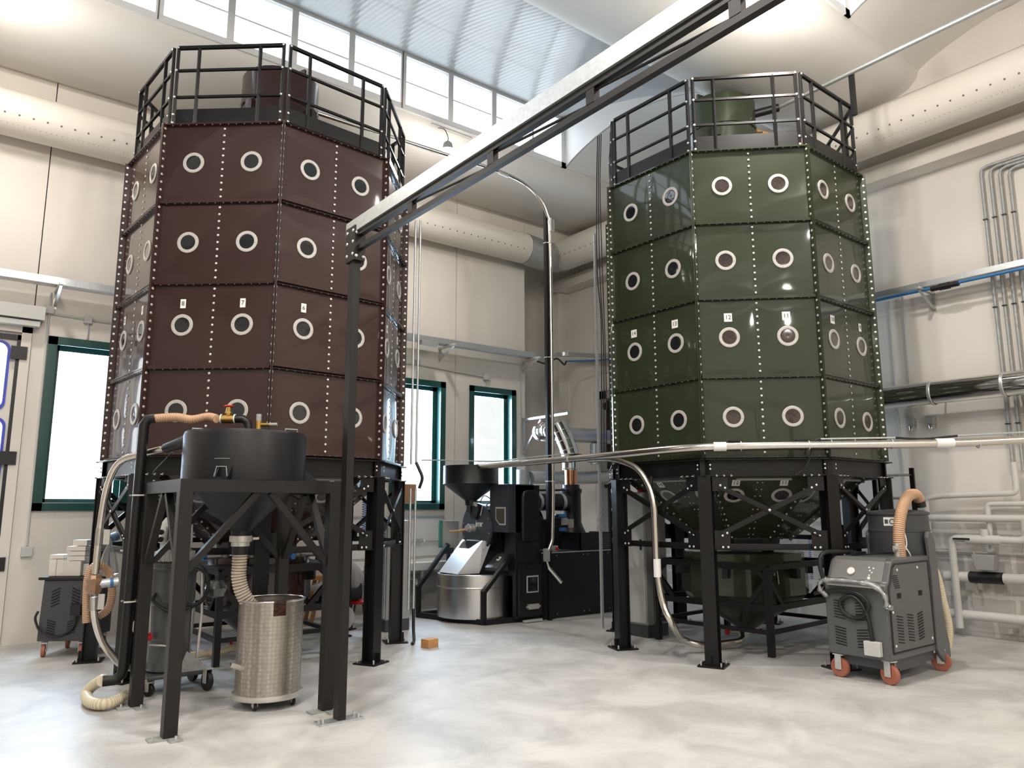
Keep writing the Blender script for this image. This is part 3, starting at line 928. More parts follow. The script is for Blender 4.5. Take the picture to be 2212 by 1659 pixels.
mb = MB(); mb.box((-6, 10.20, 6.31), (8.0, 10.24, 6.335))
for k in range(17): mb.box((-5.8 + k * .82, 10.16, 6.30), (-5.78 + k * .82, 10.299, 6.35))
mb.build('hanging_rail', 'duct', d1, smooth=None)
d2 = thing('air_duct', 'cream round air duct with nozzle holes running along the right wall above the beam', 'duct', (9.22, 2, 6.27))
mb, hb = MB(), MB(); perforated_duct(mb, hb, 'Y', 9.22, -4.0, 10.3, 6.266, .292, -1)
mb.build('duct_tube', 'duct', d2); hb.build('nozzle_holes', 'hole', d2)
mb = MB(); mb.box((9.40, -4, 6.52), (9.43, 10.3, 6.55))
for k in range(17): mb.box((9.36, -3.8 + k * .85, 6.52), (9.80, -3.78 + k * .85, 6.55))
mb.build('hanging_rail', 'duct', d2, smooth=None)
mb = MB(); mb.path(catmull([(8.03, 10.03, 6.065), (8.35, 10.10, 6.08), (8.75, 10.32, 6.16), (9.08, 10.52, 6.24), (9.21, 10.44, 6.26), (9.22, 10.3, 6.266)], 4), .272, n=28)
mb.lathe([(.275, -.02), (.275, .02)], (8.05, 10.03, 6.065), 28, axis='X', caps=False); mb.lathe([(.305, -.02), (.305, .02)], (9.22, 10.32, 6.266), 28, axis='Y', caps=False)
el = mb.build('duct_elbow', 'galv'); tag(el, 'galvanised corner elbow joining the two cream air ducts', 'duct')

# ------------------------------------------------------------------ cable trays, air pipe
def tray(name, pts, label, w=.10, h=.06):
    mb = MB()
    for a, b in zip(pts, pts[1:]):
        a = Vector(a); b = Vector(b); d = (b - a).normalized(); s = d.cross(Vector((0, 0, 1)))
        mb.bar(a, b, w, .004)
        for sg in (-1, 1): mb.bar(a + s * (sg * w / 2) + Vector((0, 0, h / 2)), b + s * (sg * w / 2) + Vector((0, 0, h / 2)), .004, h)
    o = mb.build(name, 'galv', smooth=None); return tag(o, label, 'cable tray')
tray('cable_tray', [(-6, 10.08, 4.10), (8.28, 10.08, 4.10)], 'galvanised cable tray along the back wall above the windows', .16, .085)
cv = catmull([(8.28, 10.08, 4.10), (8.9, 10.62, 4.27), (9.27, 10.70, 4.36), (9.52, 10.72, 4.40), (9.66, 10.42, 4.36), (9.71, 10.0, 4.28), (9.72, 9.7, 4.24), (9.72, 9.4, 4.22)], 4)
tray('cable_tray', cv, 'curved galvanised cable tray bend round the corner column', .12, .07)
tray('cable_tray', [(9.72, 9.4, 4.22), (9.72, -4, 4.22)], 'galvanised cable tray along the right wall above the blue air pipe', .14, .07)
mb = MB(); mb.tube((9.63, 9.3, 4.175), (9.63, -4, 4.175), .019, 12); mb.path(catmull([(9.38, 10.45, 4.24), (9.55, 10.0, 4.2), (9.62, 9.6, 4.175), (9.63, 9.3, 4.175)], 5), .017, n=10)
tag(mb.build('air_pipe', 'blue'), 'thin blue compressed air pipe under the tray on the right wall', 'pipe')
mb = MB(); mb.path(catmull([(8.30, 10.05, 4.06), (8.75, 10.3, 4.1), (9.1, 10.40, 4.25), (9.3, 10.42, 4.16), (9.38, 10.45, 4.24)], 6), .016, n=8)
tag(mb.build('air_hose', 'rubber'), 'short black air hose slung below the tray bend at the column', 'hose')
mb = MB(); mb.tube((9.63, 3.62, 4.165), (9.63, 3.94, 4.165), .033, 12); mb.tube((9.63, 3.72, 4.165), (9.63, 3.84, 4.165), .042, 12)
tag(mb.build('pipe_coupling', 'rubber'), 'black coupling on the blue air pipe', 'coupling')
brk = None
for i, (x, y, ax, lb) in enumerate(((1.0, 10.3, 'B', 'bracket under the back wall tray left of the brown silo'), (6.45, 10.3, 'B', 'bracket under the back wall tray above the middle green window'),
                                    (8.2, 10.3, 'B', 'bracket under the back wall tray next to the corner column'), (UR, 9.15, 'R', 'bracket under the right wall tray near the corner door'),
                                    (UR, 4.05, 'R', 'bracket under the right wall tray behind the green silo edge'))):
    mb = MB()
    if ax == 'B':
        mb.bar((x, 10.299, 4.075), (x, 9.80, 4.075), .04, .03); mb.bar((x, 10.28, 3.90), (x, 9.85, 4.06), .03, .02); mb.box((x - .02, 10.285, 3.86), (x + .02, 10.299, 4.1))
    else:
        z = 4.19
        mb.bar((9.949, y, z), (9.50, y, z), .04, .03); mb.bar((9.93, y, z - .2), (9.55, y, z - .02), .03, .02); mb.box((9.935, y - .02, z - .23), (9.949, y + .02, z))
    tag(mb.build('wall_bracket', 'zinc', smooth=None), 'zinc triangular ' + lb, 'bracket', 'tray brackets')

# conduits and boxes on the back wall
def conduit(pts, r, label, m='conduit', name='conduit', cat='conduit'):
    mb = MB(); mb.path(pts, r, n=8); return tag(mb.build(name, m), label, cat)
conduit([(.95, 10.285, 4.06), (.955, 10.285, 2.5), (.96, 10.285, 1.08)], .012, 'thin grey conduit dropping down the back wall to a socket left of the window')
conduit([(.95, 10.28, 3.80), (1.8, 10.28, 3.775), (6.05, 10.28, 3.76), (7.38, 10.28, 3.70)], .011, 'thin grey conduit running level above the green windows')
conduit([(1.37, 10.28, 3.76), (1.37, 10.28, 3.54)], .010, 'short grey conduit drop onto the left green window')
conduit([(7.38, 10.28, 3.66), (7.38, 10.28, 3.53)], .010, 'short grey conduit drop onto the narrow right green window')
for (x, z, w, lb) in ((.95, 3.84, .09, 'small grey junction box on the back wall above the left socket'), (1.36, 3.78, .09, 'small grey junction box above the left green window'),
                      (7.38, 3.70, .10, 'small grey junction box above the right green window'), (6.03, 3.80, .08, 'small grey junction box above the middle green window')):
    tag(MB().box((x - w / 2, 10.24, z - w / 2), (x + w / 2, 10.299, z + w / 2)).build('junction_box', 'conduit', smooth=None, bevel=.004), lb, 'junction box')
tag(MB().box((5.9, 9.93, 4.03), (6.2, 10.02, 4.10)).build('tray_box', 'panelg', smooth=None), 'grey box clipped to the back wall tray right of the brown silo', 'junction box')
sb = MB().box((.91, 10.25, .96), (1.02, 10.299, 1.07)).build('wall_socket', 'conduit', smooth=None, bevel=.004); tag(sb, 'grey wall socket box low on the back wall left of the cart', 'socket')
conduit([(8.12, 10.28, 4.05), (8.14, 10.28, 3.0), (8.12, 10.28, 2.35)], .008, 'thin vertical wire conduit beside the corner column')

# ------------------------------------------------------------------ right wall services
fl = thing('flue_pipe', 'large polished steel flue pipe along the right wall behind the green silo', 'flue', (9.55, 3, 2.86))
mb = MB(); mb.tube((9.55, 6.6, 2.87), (9.55, -4, 2.85), .14, 32); mb.build('pipe_jacket', 'chrome', fl)
for y in (4.0, 3.22, 2.3, 1.2, 0):
    mb = MB(); mb.lathe([(.143, -.02), (.149, -.012), (.149, .012), (.143, .02)], (9.55, y, 2.86), 32, axis='Y', caps=False); mb.bar((9.55, y, 2.99), (9.94, y, 2.99), .02, .02); mb.build('jacket_clamp', 'galv', fl)
for i, y in enumerate((3.35, 3.25, 3.15, 3.05)):
    lbs = ('first', 'second', 'third', 'fourth')
    zz = 5.50 + .04 * (3 - i)
    mb = MB(); mb.path([(9.90, y, 1.9), (9.90, y, zz - .08), (9.90, y - .02, zz - .02), (9.90, y - .08, zz), (9.90, -3, zz)], .020, n=8)
    o = tag(mb.build('conduit', 'galvdull'), '%s from the left of the four parallel vertical grey conduits on the right wall' % lbs[i], 'conduit', 'parallel conduits on the right wall')
    mb = MB()
    for z in (4.95, 3.85, 2.45): mb.cbox((9.89, y, z), (.05, .045, .012))
    mb.build('conduit_clip', 'rubber', o, smooth=None)
conduit([(9.91, 4.60, 4.20), (9.90, 4.60, 3.0), (9.90, 4.58, 1.55)], .014, 'white vertical pipe on the right wall close to the green silo', 'pipeins', 'wall_pipe', 'pipe')
conduit([(9.91, 4.42, 4.32), (9.90, 4.42, 3.0), (9.90, 4.42, 2.68)], .009, 'thin vertical conduit ending at the two wall spotlights')
for i, y in enumerate((4.42, 4.18)):
    sp = thing('wall_spotlight', '%s of two small clear spotlights under the polished flue' % ('left' if i == 0 else 'right'), 'spotlight', (9.87, y, 2.56), group='small wall spotlights')
    mb = MB(); mb.cbox((0, 0, 0), (.09, .09, .10)); mb.build('lamp_body', 'panelg', sp, world=False, bevel=.015)
    mb = MB(); mb.lathe([(.05, 0), (.045, -.05), (0, -.06)], (0, 0, -.05), 16); mb.build('lamp_lens', 'acrylic', sp, world=False)
pp = 'pipeins'
def wpipe(pts, r, label, sm=True):
    q = []
    for i, p in enumerate(pts):
        if 0 < i < len(pts) - 1:
            a, b, c = Vector(pts[i - 1]), Vector(p), Vector(pts[i + 1]); e = min(r * 1.8, (a - b).length * .4, (c - b).length * .4)
            for t in (0, .25, .5, .75, 1):
                u_ = b + (a - b).normalized() * e * (1 - t); v_ = b + (c - b).normalized() * e * t
                q.append(u_.lerp(v_, t))
        else: q.append(Vector(p))
    mb = MB(); mb.path(q, r, n=14); return tag(mb.build('heating_pipe', pp), label, 'pipe')
XP = 9.78
wpipe([(XP, 4.30, .55), (XP, 4.30, 1.60), (XP, 4.1, 1.63), (XP, 3.30, 1.65), (XP, 3.30, 2.0)], .035, 'upper thin white pipe on the right wall turning up at its end')
wpipe([(XP, 4.30, 1.365), (XP, -1, 1.355)], .042, 'long level white pipe at chest height on the right wall')
wpipe([(XP + .04, 3.63, 1.0), (XP + .04, 3.63, 1.53), (XP + .04, 2.8, 1.53), (XP + .04, 2.8, 2.0)], .030, 'short white pipe looping over the long level pipe')
wpipe([(XP - .05, 4.02, .10), (XP - .05, 4.02, 1.13), (XP - .05, 3.25, 1.12), (XP - .05, 3.18, 1.3), (XP - .05, 3.18, .7)], .042, 'white pipe rising from the floor pipe and turning level beside the vacuum')
wpipe([(XP, 4.15, .68), (XP, 3.88, .685)], .058, 'stub of white pipe left of the black wrapped valve')
wpipe([(XP, 3.52, .69), (XP, 3.24, .70), (XP, 3.24, 1.35)], .058, 'white pipe right of the black wrapped valve')
wpipe([(XP, 4.15, .25), (XP, -1, .26)], .055, 'lowest white pipe just above the floor by the right wall')
mb = MB(); mb.tube((XP - .05, 3.86, 1.12), (XP - .05, 3.50, 1.12), .055, 14); mb.tube((XP - .05, 3.66, 1.14), (XP - .05, 3.66, 1.24), .045, 14)
vt = thing('shut_off_valve', 'white jacketed shut off valve with black lever on the right wall pipe', 'valve', (XP - .05, 3.7, 1.12)); mb.build('valve_body', pp, vt)
MB().bar((XP - .11, 3.98, 1.125), (XP - .11, 3.80, 1.125), .012, .02).build('lever', 'rubber', vt)
mb = MB(); mb.tube((XP, 3.87, .685), (XP, 3.53, .69), .068, 14); vv = thing('motor_valve', 'black wrapped motorised valve with a grey actuator box on the right wall', 'valve', (XP, 3.7, .69)); mb.build('valve_wrap', 'rubber', vv)
mb = MB(); mb.prism([(3.58, .78), (3.76, .78), (3.80, .95), (3.56, .95)], 'X', XP - .12, XP + .04); mb.build('actuator', 'panelg', vv, bevel=.006)
mb = MB(); mb.path(catmull([(XP, 3.80, .93), (XP + .05, 3.86, .98), (XP + .08, 4.1, .99), (XP + .08, 4.4, 1.0)], 5), .010, n=8); mb.build('cable', 'conduit', vv)
tag(MB().tube((UR - .03, 4.4, .96), (UR - .03, -1, .95), .014, 8).build('conduit', 'conduit'), 'thin grey conduit between the white pipes low on the right wall', 'conduit')
for i, (y, z) in enumerate(((3.95, .50), (3.50, .12), (3.30, .50))):
    mb = MB(); mb.cbox((UR - .10, y, z), (.20, .03, .035)); mb.cbox((UR - .2, y, z), (.012, .045, .045)); mb.tube((XP, y - .12, z + .0), (UR - .02, y - .12, z), .012, 8); mb.bar((XP + .02, y - .12, z - .02), (XP + .02, y - .12, z + .13), .03, .03)
    tag(mb.build('pipe_clamp', 'zinc', smooth=None), ('zinc pipe clamp under the black wrapped valve', 'zinc pipe clamp under the lowest white pipe', 'zinc pipe clamp at the picture edge below the thick white pipe')[i], 'clamp', 'pipe clamps')

# ------------------------------------------------------------------ high bay lamps
for i, (x, y, z, pw, lb) in enumerate(((5.34, 8.38, 6.47, 170, 'lit lamp hanging from a short wire below the clerestory above the steel truss'),
                                       (.05, 8.45, 6.62, 210, 'lit lamp below the clerestory near the top left corner of the hall'),
                                       (6.35, 3.55, 6.62, 290, 'lit lamp hanging below the second roof beam in front of the green silo'),
                                       (-5.2, 8.45, 6.62, 210, 'added fill lamp below the clerestory far to the left of the folding door'),  # this and all following lamps are unseen, added for fill light
                                       
                                       (-6.0, -1.2, 6.62, 290, 'added fill lamp under the third roof beam near the left wall'),
                                       (6.0, -6.1, 6.62, 290, 'added fill lamp under the last roof beam behind the viewer near the right wall'),
                                       (1.0, -6.1, 6.62, 290, 'added fill lamp under the last roof beam far behind the viewer'),
                                       (-4.5, -6.1, 6.62, 290, 'added fill lamp under the last roof beam near the left wall'),
                                       (2.2, 3.55, 6.62, 290, 'added fill lamp under the second roof beam above the viewer'),
                                       (-.1, 3.55, 6.62, 290, 'added fill lamp under the second roof beam left of the viewer'),
                                       (4.8, -1.2, 6.62, 290, 'added fill lamp under the third roof beam behind the viewer on the right'),
                                       (-.5, -1.2, 6.62, 290, 'added fill lamp under the third roof beam behind the viewer'))):
    t = thing('hanging_lamp', lb, 'lamp', (x, y, z), group='hanging hall lamps')
    mb = MB(); mb.lathe([(.03, .13), (.06, .10), (.075, .02), (.10, 0)], (0, 0, 0), 20); mb.build('lamp_housing', 'galvdull', t, world=False)
    mb = MB(); mb.lathe([(.085, -.002), (.085, -.02), (.07, -.05), (.04, -.068), (0, -.075)], (0, 0, 0), 20, caps=False); mb.build('lamp_lens', 'lamp', t, world=False)
    mb = MB(); mb.path(catmull([(0, 0, .12), (.02, .03, .22), (0, .10, .36), (0, .26, .45)], 5), .006, n=6); mb.build('flex', 'rubber', t, world=False)
    l = bpy.data.lights.new('lamp_light', 'SPOT'); l.spot_size = radians(176); l.spot_blend = 0.9; l.energy = pw * .85; l.color = (1.0, 0.92, 0.84); l.shadow_soft_size = .07 if i == 2 else .16
    lo = bpy.data.objects.new('lamp_light', l); lo.location = (0, 0, -.13); lo.parent = t; COL.objects.link(lo)
    l = bpy.data.lights.new('ceiling_fill', 'POINT'); l.energy = pw * (.16 if y > 8 else .26 if i == 2 else .42); l.color = (1.0, 0.93, 0.85); l.shadow_soft_size = .12  # extra point light added below each lamp to brighten the ceiling
    lo = bpy.data.objects.new('ceiling_fill', l); lo.location = (0, 0, -.28); lo.parent = t; COL.objects.link(lo)
conduit([(5.2, 8.60, 6.93), (5.9, 8.60, 6.93)], .008, 'thin cable clipped under the clerestory frame by the hanging lamp', 'galvdull', 'cable', 'cable')

# ------------------------------------------------------------------ steel truss on its posts
TX = 2.485
tr = thing('steel_truss', 'dark steel truss beam with galvanised top rail on a tall post, crossing overhead', 'truss', (TX, 5.23, 0))
mb = MB(); mb.bar((TX, 5.33, 3.680), (TX, -3.2, 3.680), .075, .094); mb.bar((TX - .03, 5.33, 3.732), (TX - .03, -3.2, 3.732), .012, .012); mb.build('top_rail', 'galv', tr, smooth=None)
mb = MB(); mb.bar((TX, 5.24, 3.615), (TX, -3.2, 3.615), .042, .036); mb.build('upper_chord', 'black2', tr, smooth=None)
mb = MB(); mb.bar((TX, 5.18, 3.500), (TX, -3.2, 3.500), .038, .038); mb.build('lower_chord', 'black2', tr, smooth=None)
for y in (4.35, 3.40, 2.54, 1.67, .80, -.1, -1.0, -2.0):
    MB().bar((TX, y, 3.515), (TX, y, 3.60), .038, .06, up=(0, 1, 0)).build('upright', 'black2', tr, smooth=None)
    mb = MB(); mb.tube((TX, y - .83, 3.525), (TX, y - .03, 3.590), .008, 8); mb.build('diagonal_rod', 'black2', tr)
mb = MB(); mb.box((TX - .03, 5.19, .015), (TX + .03, 5.28, 3.57)); mb.build('post', 'black2', tr, smooth=None, bevel=.004)
mb = MB(); mb.box((TX - .045, 5.15, 3.40), (TX + .045, 5.31, 3.68)); mb.build('head_plate', 'black2', tr, smooth=None)
mb = MB(); mb.box((TX - .17, 5.17, 0), (TX + .16, 5.29, .015)); mb.build('foot_plate', 'galv', tr, smooth=None)
mb = MB(); mb.box((TX - .05, -3.2, .0), (TX + .05, -3.1, 3.6)); mb.build('rear_post', 'black2', tr, smooth=None)
bb = MB()
for y in (5.18, 5.28):
    for z in (3.45, 3.55, 3.64): bb.dome((TX - .046, y, z), .013, (-1, 0, 0)); 
for x in (TX - .03, TX + .03):
    for z in (3.43, 3.62): bb.dome((x, 5.149, z), .013, (0, -1, 0))
for x, y in ((TX - .14, 5.20), (TX - .14, 5.27), (TX + .13, 5.20), (TX + .13, 5.27)): bb.tube((x, y, .0), (x, y, .04), .008, 8)
bb.build('truss_bolts', 'bolt', tr)

# ------------------------------------------------------------------ small feed hopper on its stand (left foreground)
U0, U1, N0, N1, ZS = 1.42, 2.52, 5.55, 6.55, 1.70
st = thing('hopper_stand', 'black steel stand carrying a round black feed hopper with a cone, in the left foreground', 'feed hopper', (U0, N0, 0))
for (x, y) in ((U0, N0), (U1, N0), (U1, N1), (U0, N1)):
    lg = MB().box((x - .045, y - .045, .012), (x + .045, y + .045, ZS - .09)).build('leg', 'black2', st, smooth=None, bevel=.004)
    sx = -1 if x == U0 else 1
    pl = MB().box((x - .13, y - .05, 0), (x + .06, y + .05, .012)).box((x - .02, y - .13, 0), (x + .06, y - .05, .012)).build('foot_plate', 'galvdull', lg, smooth=None)
    bb = MB(); bb.tube((x - .10, y, .0), (x - .10, y, .035), .008, 8); bb.tube((x + .02, y - .10, .0), (x + .02, y - .10, .035), .008, 8); bb.build('anchor_bolt', 'bolt', pl)
mb = MB(); b = .09
mb.bar((U0 - .045, N0, ZS - .045), (U1 + .045, N0, ZS - .045), b, b); mb.bar((U0 - .045, N1, ZS - .045), (U1 + .045, N1, ZS - .045), b, b)
mb.bar((U0, N0 + .045, ZS - .045), (U0, N1 - .045, ZS - .045), b, b); mb.bar((U1, N0 + .045, ZS - .045), (U1, N1 - .045, ZS - .045), b, b)
mb.build('top_frame', 'black2', st, smooth=None)
um, nm = (U0 + U1) / 2, (N0 + N1) / 2
for (A, B, C_) in (((U0, N0), (U1, N0), 0), ((U0, N1), (U1, N1), 0), ((U0, N0), (U0, N1), 1), ((U1, N0), (U1, N1), 1)):
    m_ = ((A[0] + B[0]) / 2, (A[1] + B[1]) / 2)
    for q, s in ((A, -1), (B, 1)):
        off = .05 * s
        p = (m_[0] + (off if C_ == 0 else 0), m_[1] + (off if C_ == 1 else 0), ZS - .09)
        e = (q[0] - (.045 * s if C_ == 0 else 0), q[1] - (.045 * s if C_ == 1 else 0), 1.08)
        MB().bar(p, e, .05, .045).build('brace', 'black2', st, smooth=None)
hc = (1.985, 6.05)
mb = MB(); mb.lathe([(.455, ZS), (.465, ZS + .005), (.465, 2.06), (.455, 2.085), (.30, 2.10), (0, 2.11)], (*hc, 0), 48); dm = mb.build('drum', 'matblack', st)
mb = MB(); mb.lathe([(.44, ZS - .002), (.075, 1.32), (.075, 1.27)], (*hc, 0), 40); mb.build('outlet_cone', 'matblack', st)
mb = MB(); mb.lathe([(.085, 1.285), (.085, 1.24), (.07, 1.235), (.07, 1.205)], (*hc, 0), 20); mb.lathe([(.012, 0), (.012, .05)], (hc[0] + .08, hc[1] - .03, 1.262), 10, axis='X'); mb.build('outlet_clamp', 'zinc', st)
mb = MB(); mb.lathe([(.062, 1.21), (.062, 1.14)], (*hc, 0), 20); mb.build('outlet_sleeve', 'rubber', st)
for a, l in ((2.7, .1), (5.6, .1)):
    mb = MB(); x, y = hc[0] + .36 * cos(a), hc[1] + .36 * sin(a); mb.path([(x - .05, y, 2.08), (x - .05, y, 2.12), (x + .05, y, 2.12), (x + .05, y, 2.08)], .006, n=6); mb.build('lid_handle', 'galvdull', dm)
# bracket on the drum front (facing the viewer)
fx = Vector((hc[0], hc[1], 0)) + Vector((-.62, -.78, 0)).normalized() * .467
t_ = Vector((.78, -.62, 0)).normalized()
mb = MB(); z = lambda s, h: Vector((fx.x, fx.y, h)) + t_ * s
mb.path([z(-.05, 1.73), z(-.035, 1.80), z(.035, 1.80), z(.045, 1.73)], .005, n=6); mb.path([z(-.055, 1.86), z(.06, 1.86)], .002, n=6); mb.build('drum_bracket', 'galvdull', dm)
for a in (-.25, 2.2, 4.1):
    mb = MB()
    x, y = hc[0] + .46 * cos(a), hc[1] + .46 * sin(a); R3 = Matrix.Rotation(a, 3, 'Z')
    mb.cbox((x + .05 * cos(a), y + .05 * sin(a), ZS + .012), (.12, .10, .02), mx=R3)
    for s in (-1, 1):
        vs = [Vector((hc[0], hc[1], 0)) + R3 @ Vector(q) for q in ((.46, s * .045, ZS + .02), (.56, s * .045, ZS + .02), (.46, s * .045, ZS + .11), (.46, s * .045 + .006, ZS + .02), (.56, s * .045 + .006, ZS + .02), (.46, s * .045 + .006, ZS + .11))]
        mb.add(vs, [(0, 1, 2), (5, 4, 3), (0, 3, 4, 1), (1, 4, 5, 2), (2, 5, 3, 0)])
    mb.build('drum_foot', 'matblack', st)
# inlet branch: black cone on the drum's far left
i0 = Vector((1.601, 6.200, 2.029)); i1 = Vector((1.503, 6.550, 1.981))
mb = MB(); mb.tube(i0 + (i0 - i1) * .6, i0, .055, 18); mb.tube(i0, i1, .055, 18, r2=.038); mb.build('inlet_branch', 'matblack', dm)

# suction line from the hopper inlet down to the brass tee
sp = [Vector((1.503, 6.550, 1.981)), Vector((1.357, 6.750, 1.934)), Vector((1.264, 6.880, 1.899)), Vector((1.204, 6.930, 1.812)), Vector((1.167, 6.960, 1.642)), Vector((1.151, 6.980, 1.417)), Vector((1.148, 7.000, 1.194)), Vector((1.145, 7.000, 0.974))]
tag(MB().path(catmull(sp, 6), .027, n=16).build('suction_pipe', 'steel'), 'curved stainless suction pipe from the black feed hopper down to the brass tee', 'pipe')
sq = [Vector((1.149, 7.000, 0.793)), Vector((1.168, 7.000, 0.629)), Vector((1.228, 7.020, 0.460)), Vector((1.324, 7.050, 0.319)), Vector((1.456, 7.100, 0.198)), Vector((1.75, 7.25, .14)), Vector((2.1, 7.4, .12))]
tag(MB().path(catmull(sq, 6), .027, n=16).build('suction_pipe', 'steel'), 'lower stainless suction pipe bending from the brass tee towards the floor under the brown silo', 'pipe')
tp = Vector((1.144, 7.000, 0.894))
t = thing('pipe_tee', 'brown brass and clear plastic tee fitting on the left suction pipe', 'fitting', tuple(tp))
mb = MB(); mb.lathe([(.045, -.075), (.052, -.05), (.06, -.03), (.052, 0), (.06, .03), (.052, .05), (.045, .075)], tuple(tp), 8); mb.build('tee_body', mat('amber_plastic_fitting', (.42, .28, .18), rough=.15, coat=.8) if False else mat('brown_brass_fitting', (.26, .15, .09), rough=.2, metal=.4, coat=.6), t)
mb = MB(); mb.tube(tp, tp + Vector((.17, -.02, .01)), .036, 16); mb.build('tee_branch', 'galv', t)
mb = MB(); mb.tube(tp + Vector((.11, -.013, .006)), tp + Vector((.135, -.016, .008)), .039, 16); mb.build('tape_band', 'blue', t)
for (q, lb) in ((Vector((1.150, 6.990, 1.268)), 'upper clear pipe sleeve with a bolted clamp on the left suction pipe'), (Vector((1.152, 7.000, 0.756)), 'lower clear pipe sleeve with a bolted clamp below the brass tee')):
    t = thing('pipe_sleeve', lb, 'sleeve', tuple(q))
    MB().tube(q - Vector((0, 0, .07)), q + Vector((0, 0, .07)), .033, 16, caps=False).build('sleeve_tube', 'acrylic', t)
    MB().cbox(q + Vector((.048, -.03, 0)), (.05, .012, .12), -.6).build('clamp_bar', 'zinc', t, smooth=None)
# tan hose looped behind the tee
lp = [(1.131, 7.120, 0.583), (1.118, 7.120, 0.748), (1.113, 7.120, 0.931), (1.140, 7.120, 1.018), (1.200, 7.120, 1.030), (1.271, 7.140, 0.958), (1.302, 7.140, 0.825), (1.285, 7.140, 0.678), (1.215, 7.140, 0.621)]
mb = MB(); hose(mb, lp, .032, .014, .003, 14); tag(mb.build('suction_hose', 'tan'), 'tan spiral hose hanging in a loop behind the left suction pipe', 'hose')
# plastic bag tied to the frame
mb = MB(); q = Vector((1.286, 7.300, 1.120))
mb.lathe([(.008, .12), (.02, .08), (.05, 0), (.075, -.10), (.085, -.17), (.05, -.19)], tuple(q), 7); tag(mb.build('plastic_bag', 'film'), 'clear plastic bag hanging beside the left suction pipe', 'bag')

# black standpipe, tan hose and valve feeding the hopper lid
bp = Vector((1.335, 6.64, .21))
t = thing('standpipe', 'black vertical pipe with elbows strapped behind the feed hopper stand', 'pipe', (1.335, 6.64, 0))
mb = MB(); mb.path([(1.20, 6.66, .20), (1.28, 6.645, .20), (1.325, 6.64, .235), (1.335, 6.64, .30), (1.345, 6.64, 2.17), (1.37, 6.635, 2.215), (1.42, 6.62, 2.225)], .040, n=14); mb.build('pipe_body', 'black', t)
mb = MB()
for zz in (1.60, .78): mb.path([(1.29, 6.59, zz), (1.34, 6.58, zz), (1.41, 6.59, zz + .003), (1.43, 6.60, zz + .004)], .007, n=6); mb.path([(1.29, 6.69, zz), (1.34, 6.70, zz), (1.41, 6.69, zz + .003)], .007, n=6)
mb.build('pipe_strap', 'bolt', t)
va = Vector((1.879, 6.200, 2.213))
hs = [Vector((1.42, 6.62, 2.225)), Vector((1.56, 6.52, 2.235)), Vector((1.66, 6.44, 2.215)), Vector((1.76, 6.35, 2.235)), va + Vector((-.075, .05, .0))]
mb = MB(); hose(mb, hs, .036, .014, .003, 16); tag(mb.build('spiral_hose', 'tan'), 'tan spiral hose from the black standpipe to the brass valve over the feed hopper', 'hose')
t = thing('gate_valve', 'brass gate valve with a red handwheel on top of the feed hopper', 'valve', tuple(va))
dr_ = Vector((.82, -.57, 0)).normalized()
mb = MB(); mb.tube(va - dr_ * .05, va + dr_ * .05, .036, 14); mb.tube(va, va + Vector((0, 0, .10)), .018, 12); mb.tube(va + Vector((0, 0, .045)), va + Vector((0, 0, .06)), .028, 6); mb.build('valve_body', 'brass', t)
mb = MB(); mb.lathe([(.036, .098), (.042, .104), (.036, .11), (.028, .104), (.036, .098)], tuple(va), 16, caps=False); mb.bar(va + Vector((-.036, 0, .104)), va + Vector((.036, 0, .104)), .010, .006); mb.bar(va + Vector((0, -.036, .104)), va + Vector((0, .036, .104)), .010, .006); mb.build('handwheel', 'red', t)
for s in (-1, 1): MB().tube(va + dr_ * (s * .05), va + dr_ * (s * .058), .040, 14).build('union_ring', 'label', t)
tag(MB().path([va + dr_ * .058, va + dr_ * .12, va + dr_ * .155 + Vector((0, 0, -.03)), va + dr_ * .17 + Vector((0, 0, -.10))], .033, n=14).build('pipe_elbow', 'black'), 'black pipe elbow leading from the brass valve into the hopper lid', 'fitting')
v2 = va + dr_ * .245 + Vector((0, 0, -.045))
t = thing('level_switch', 'small brass level fitting with a grey cap on the feed hopper lid', 'fitting', tuple(v2))
mb = MB(); mb.tube(v2 + Vector((0, 0, -.05)), v2 + Vector((0, 0, .03)), .024, 12); mb.tube(v2, v2 + dr_ * .09, .016, 10); mb.build('fitting_body', 'brass', t)
MB().tube(v2 + Vector((0, 0, .03)), v2 + Vector((0, 0, .085)), .021, 14).build('cap', 'galvdull', t)
MB().tube(v2 + dr_ * .09, v2 + dr_ * .15, .015, 12).build('connector', 'panelg', t)
# cream hose lying on the floor
hp = [Vector((1.20, 6.66, .20))] + [Vector(p) for p in ((1.221, 6.771, 0.190), (1.181, 6.929, 0.120), (1.146, 6.944, 0.060), (1.138, 6.697, 0.050), (1.208, 6.573, 0.050), (1.316, 6.646, 0.050), (1.408, 6.796, 0.060))] + [Vector((1.47, 6.80, .07)), Vector((1.50, 6.98, .07))]
mb = MB(); hose(mb, hp, .042, .022, .0025, 16); tag(mb.build('flexible_hose', 'cream'), 'cream flexible hose curling on the floor at the foot of the black standpipe', 'hose')
# wire looping along the stand
tag(MB().path(catmull([(1.586, 6.600, 1.973), (1.494, 6.600, 1.863), (1.431, 6.600, 1.768), (1.5, 6.6, 1.72), (1.42, 6.5, 1.715), (1.40, 6.35, 1.712)], 6), .005, n=6).build('cable', 'rubber'), 'thin black cable hanging from the hopper inlet to the stand', 'cable')

# white spiral hose from the hopper into the steel drum
hh = [(1.985, 6.05, 1.17), (1.985, 6.05, 1.05), (1.985, 6.05, .98), (2.005, 6.04, .88), (2.05, 6.03, .79), (2.11, 6.03, .72)]
mb = MB(); hose(mb, hh, .058, .022, .006, 18); tag(mb.build('spiral_hose', 'whitehose'), 'white spiral hose dropping from the feed hopper cone into the steel drum', 'hose')
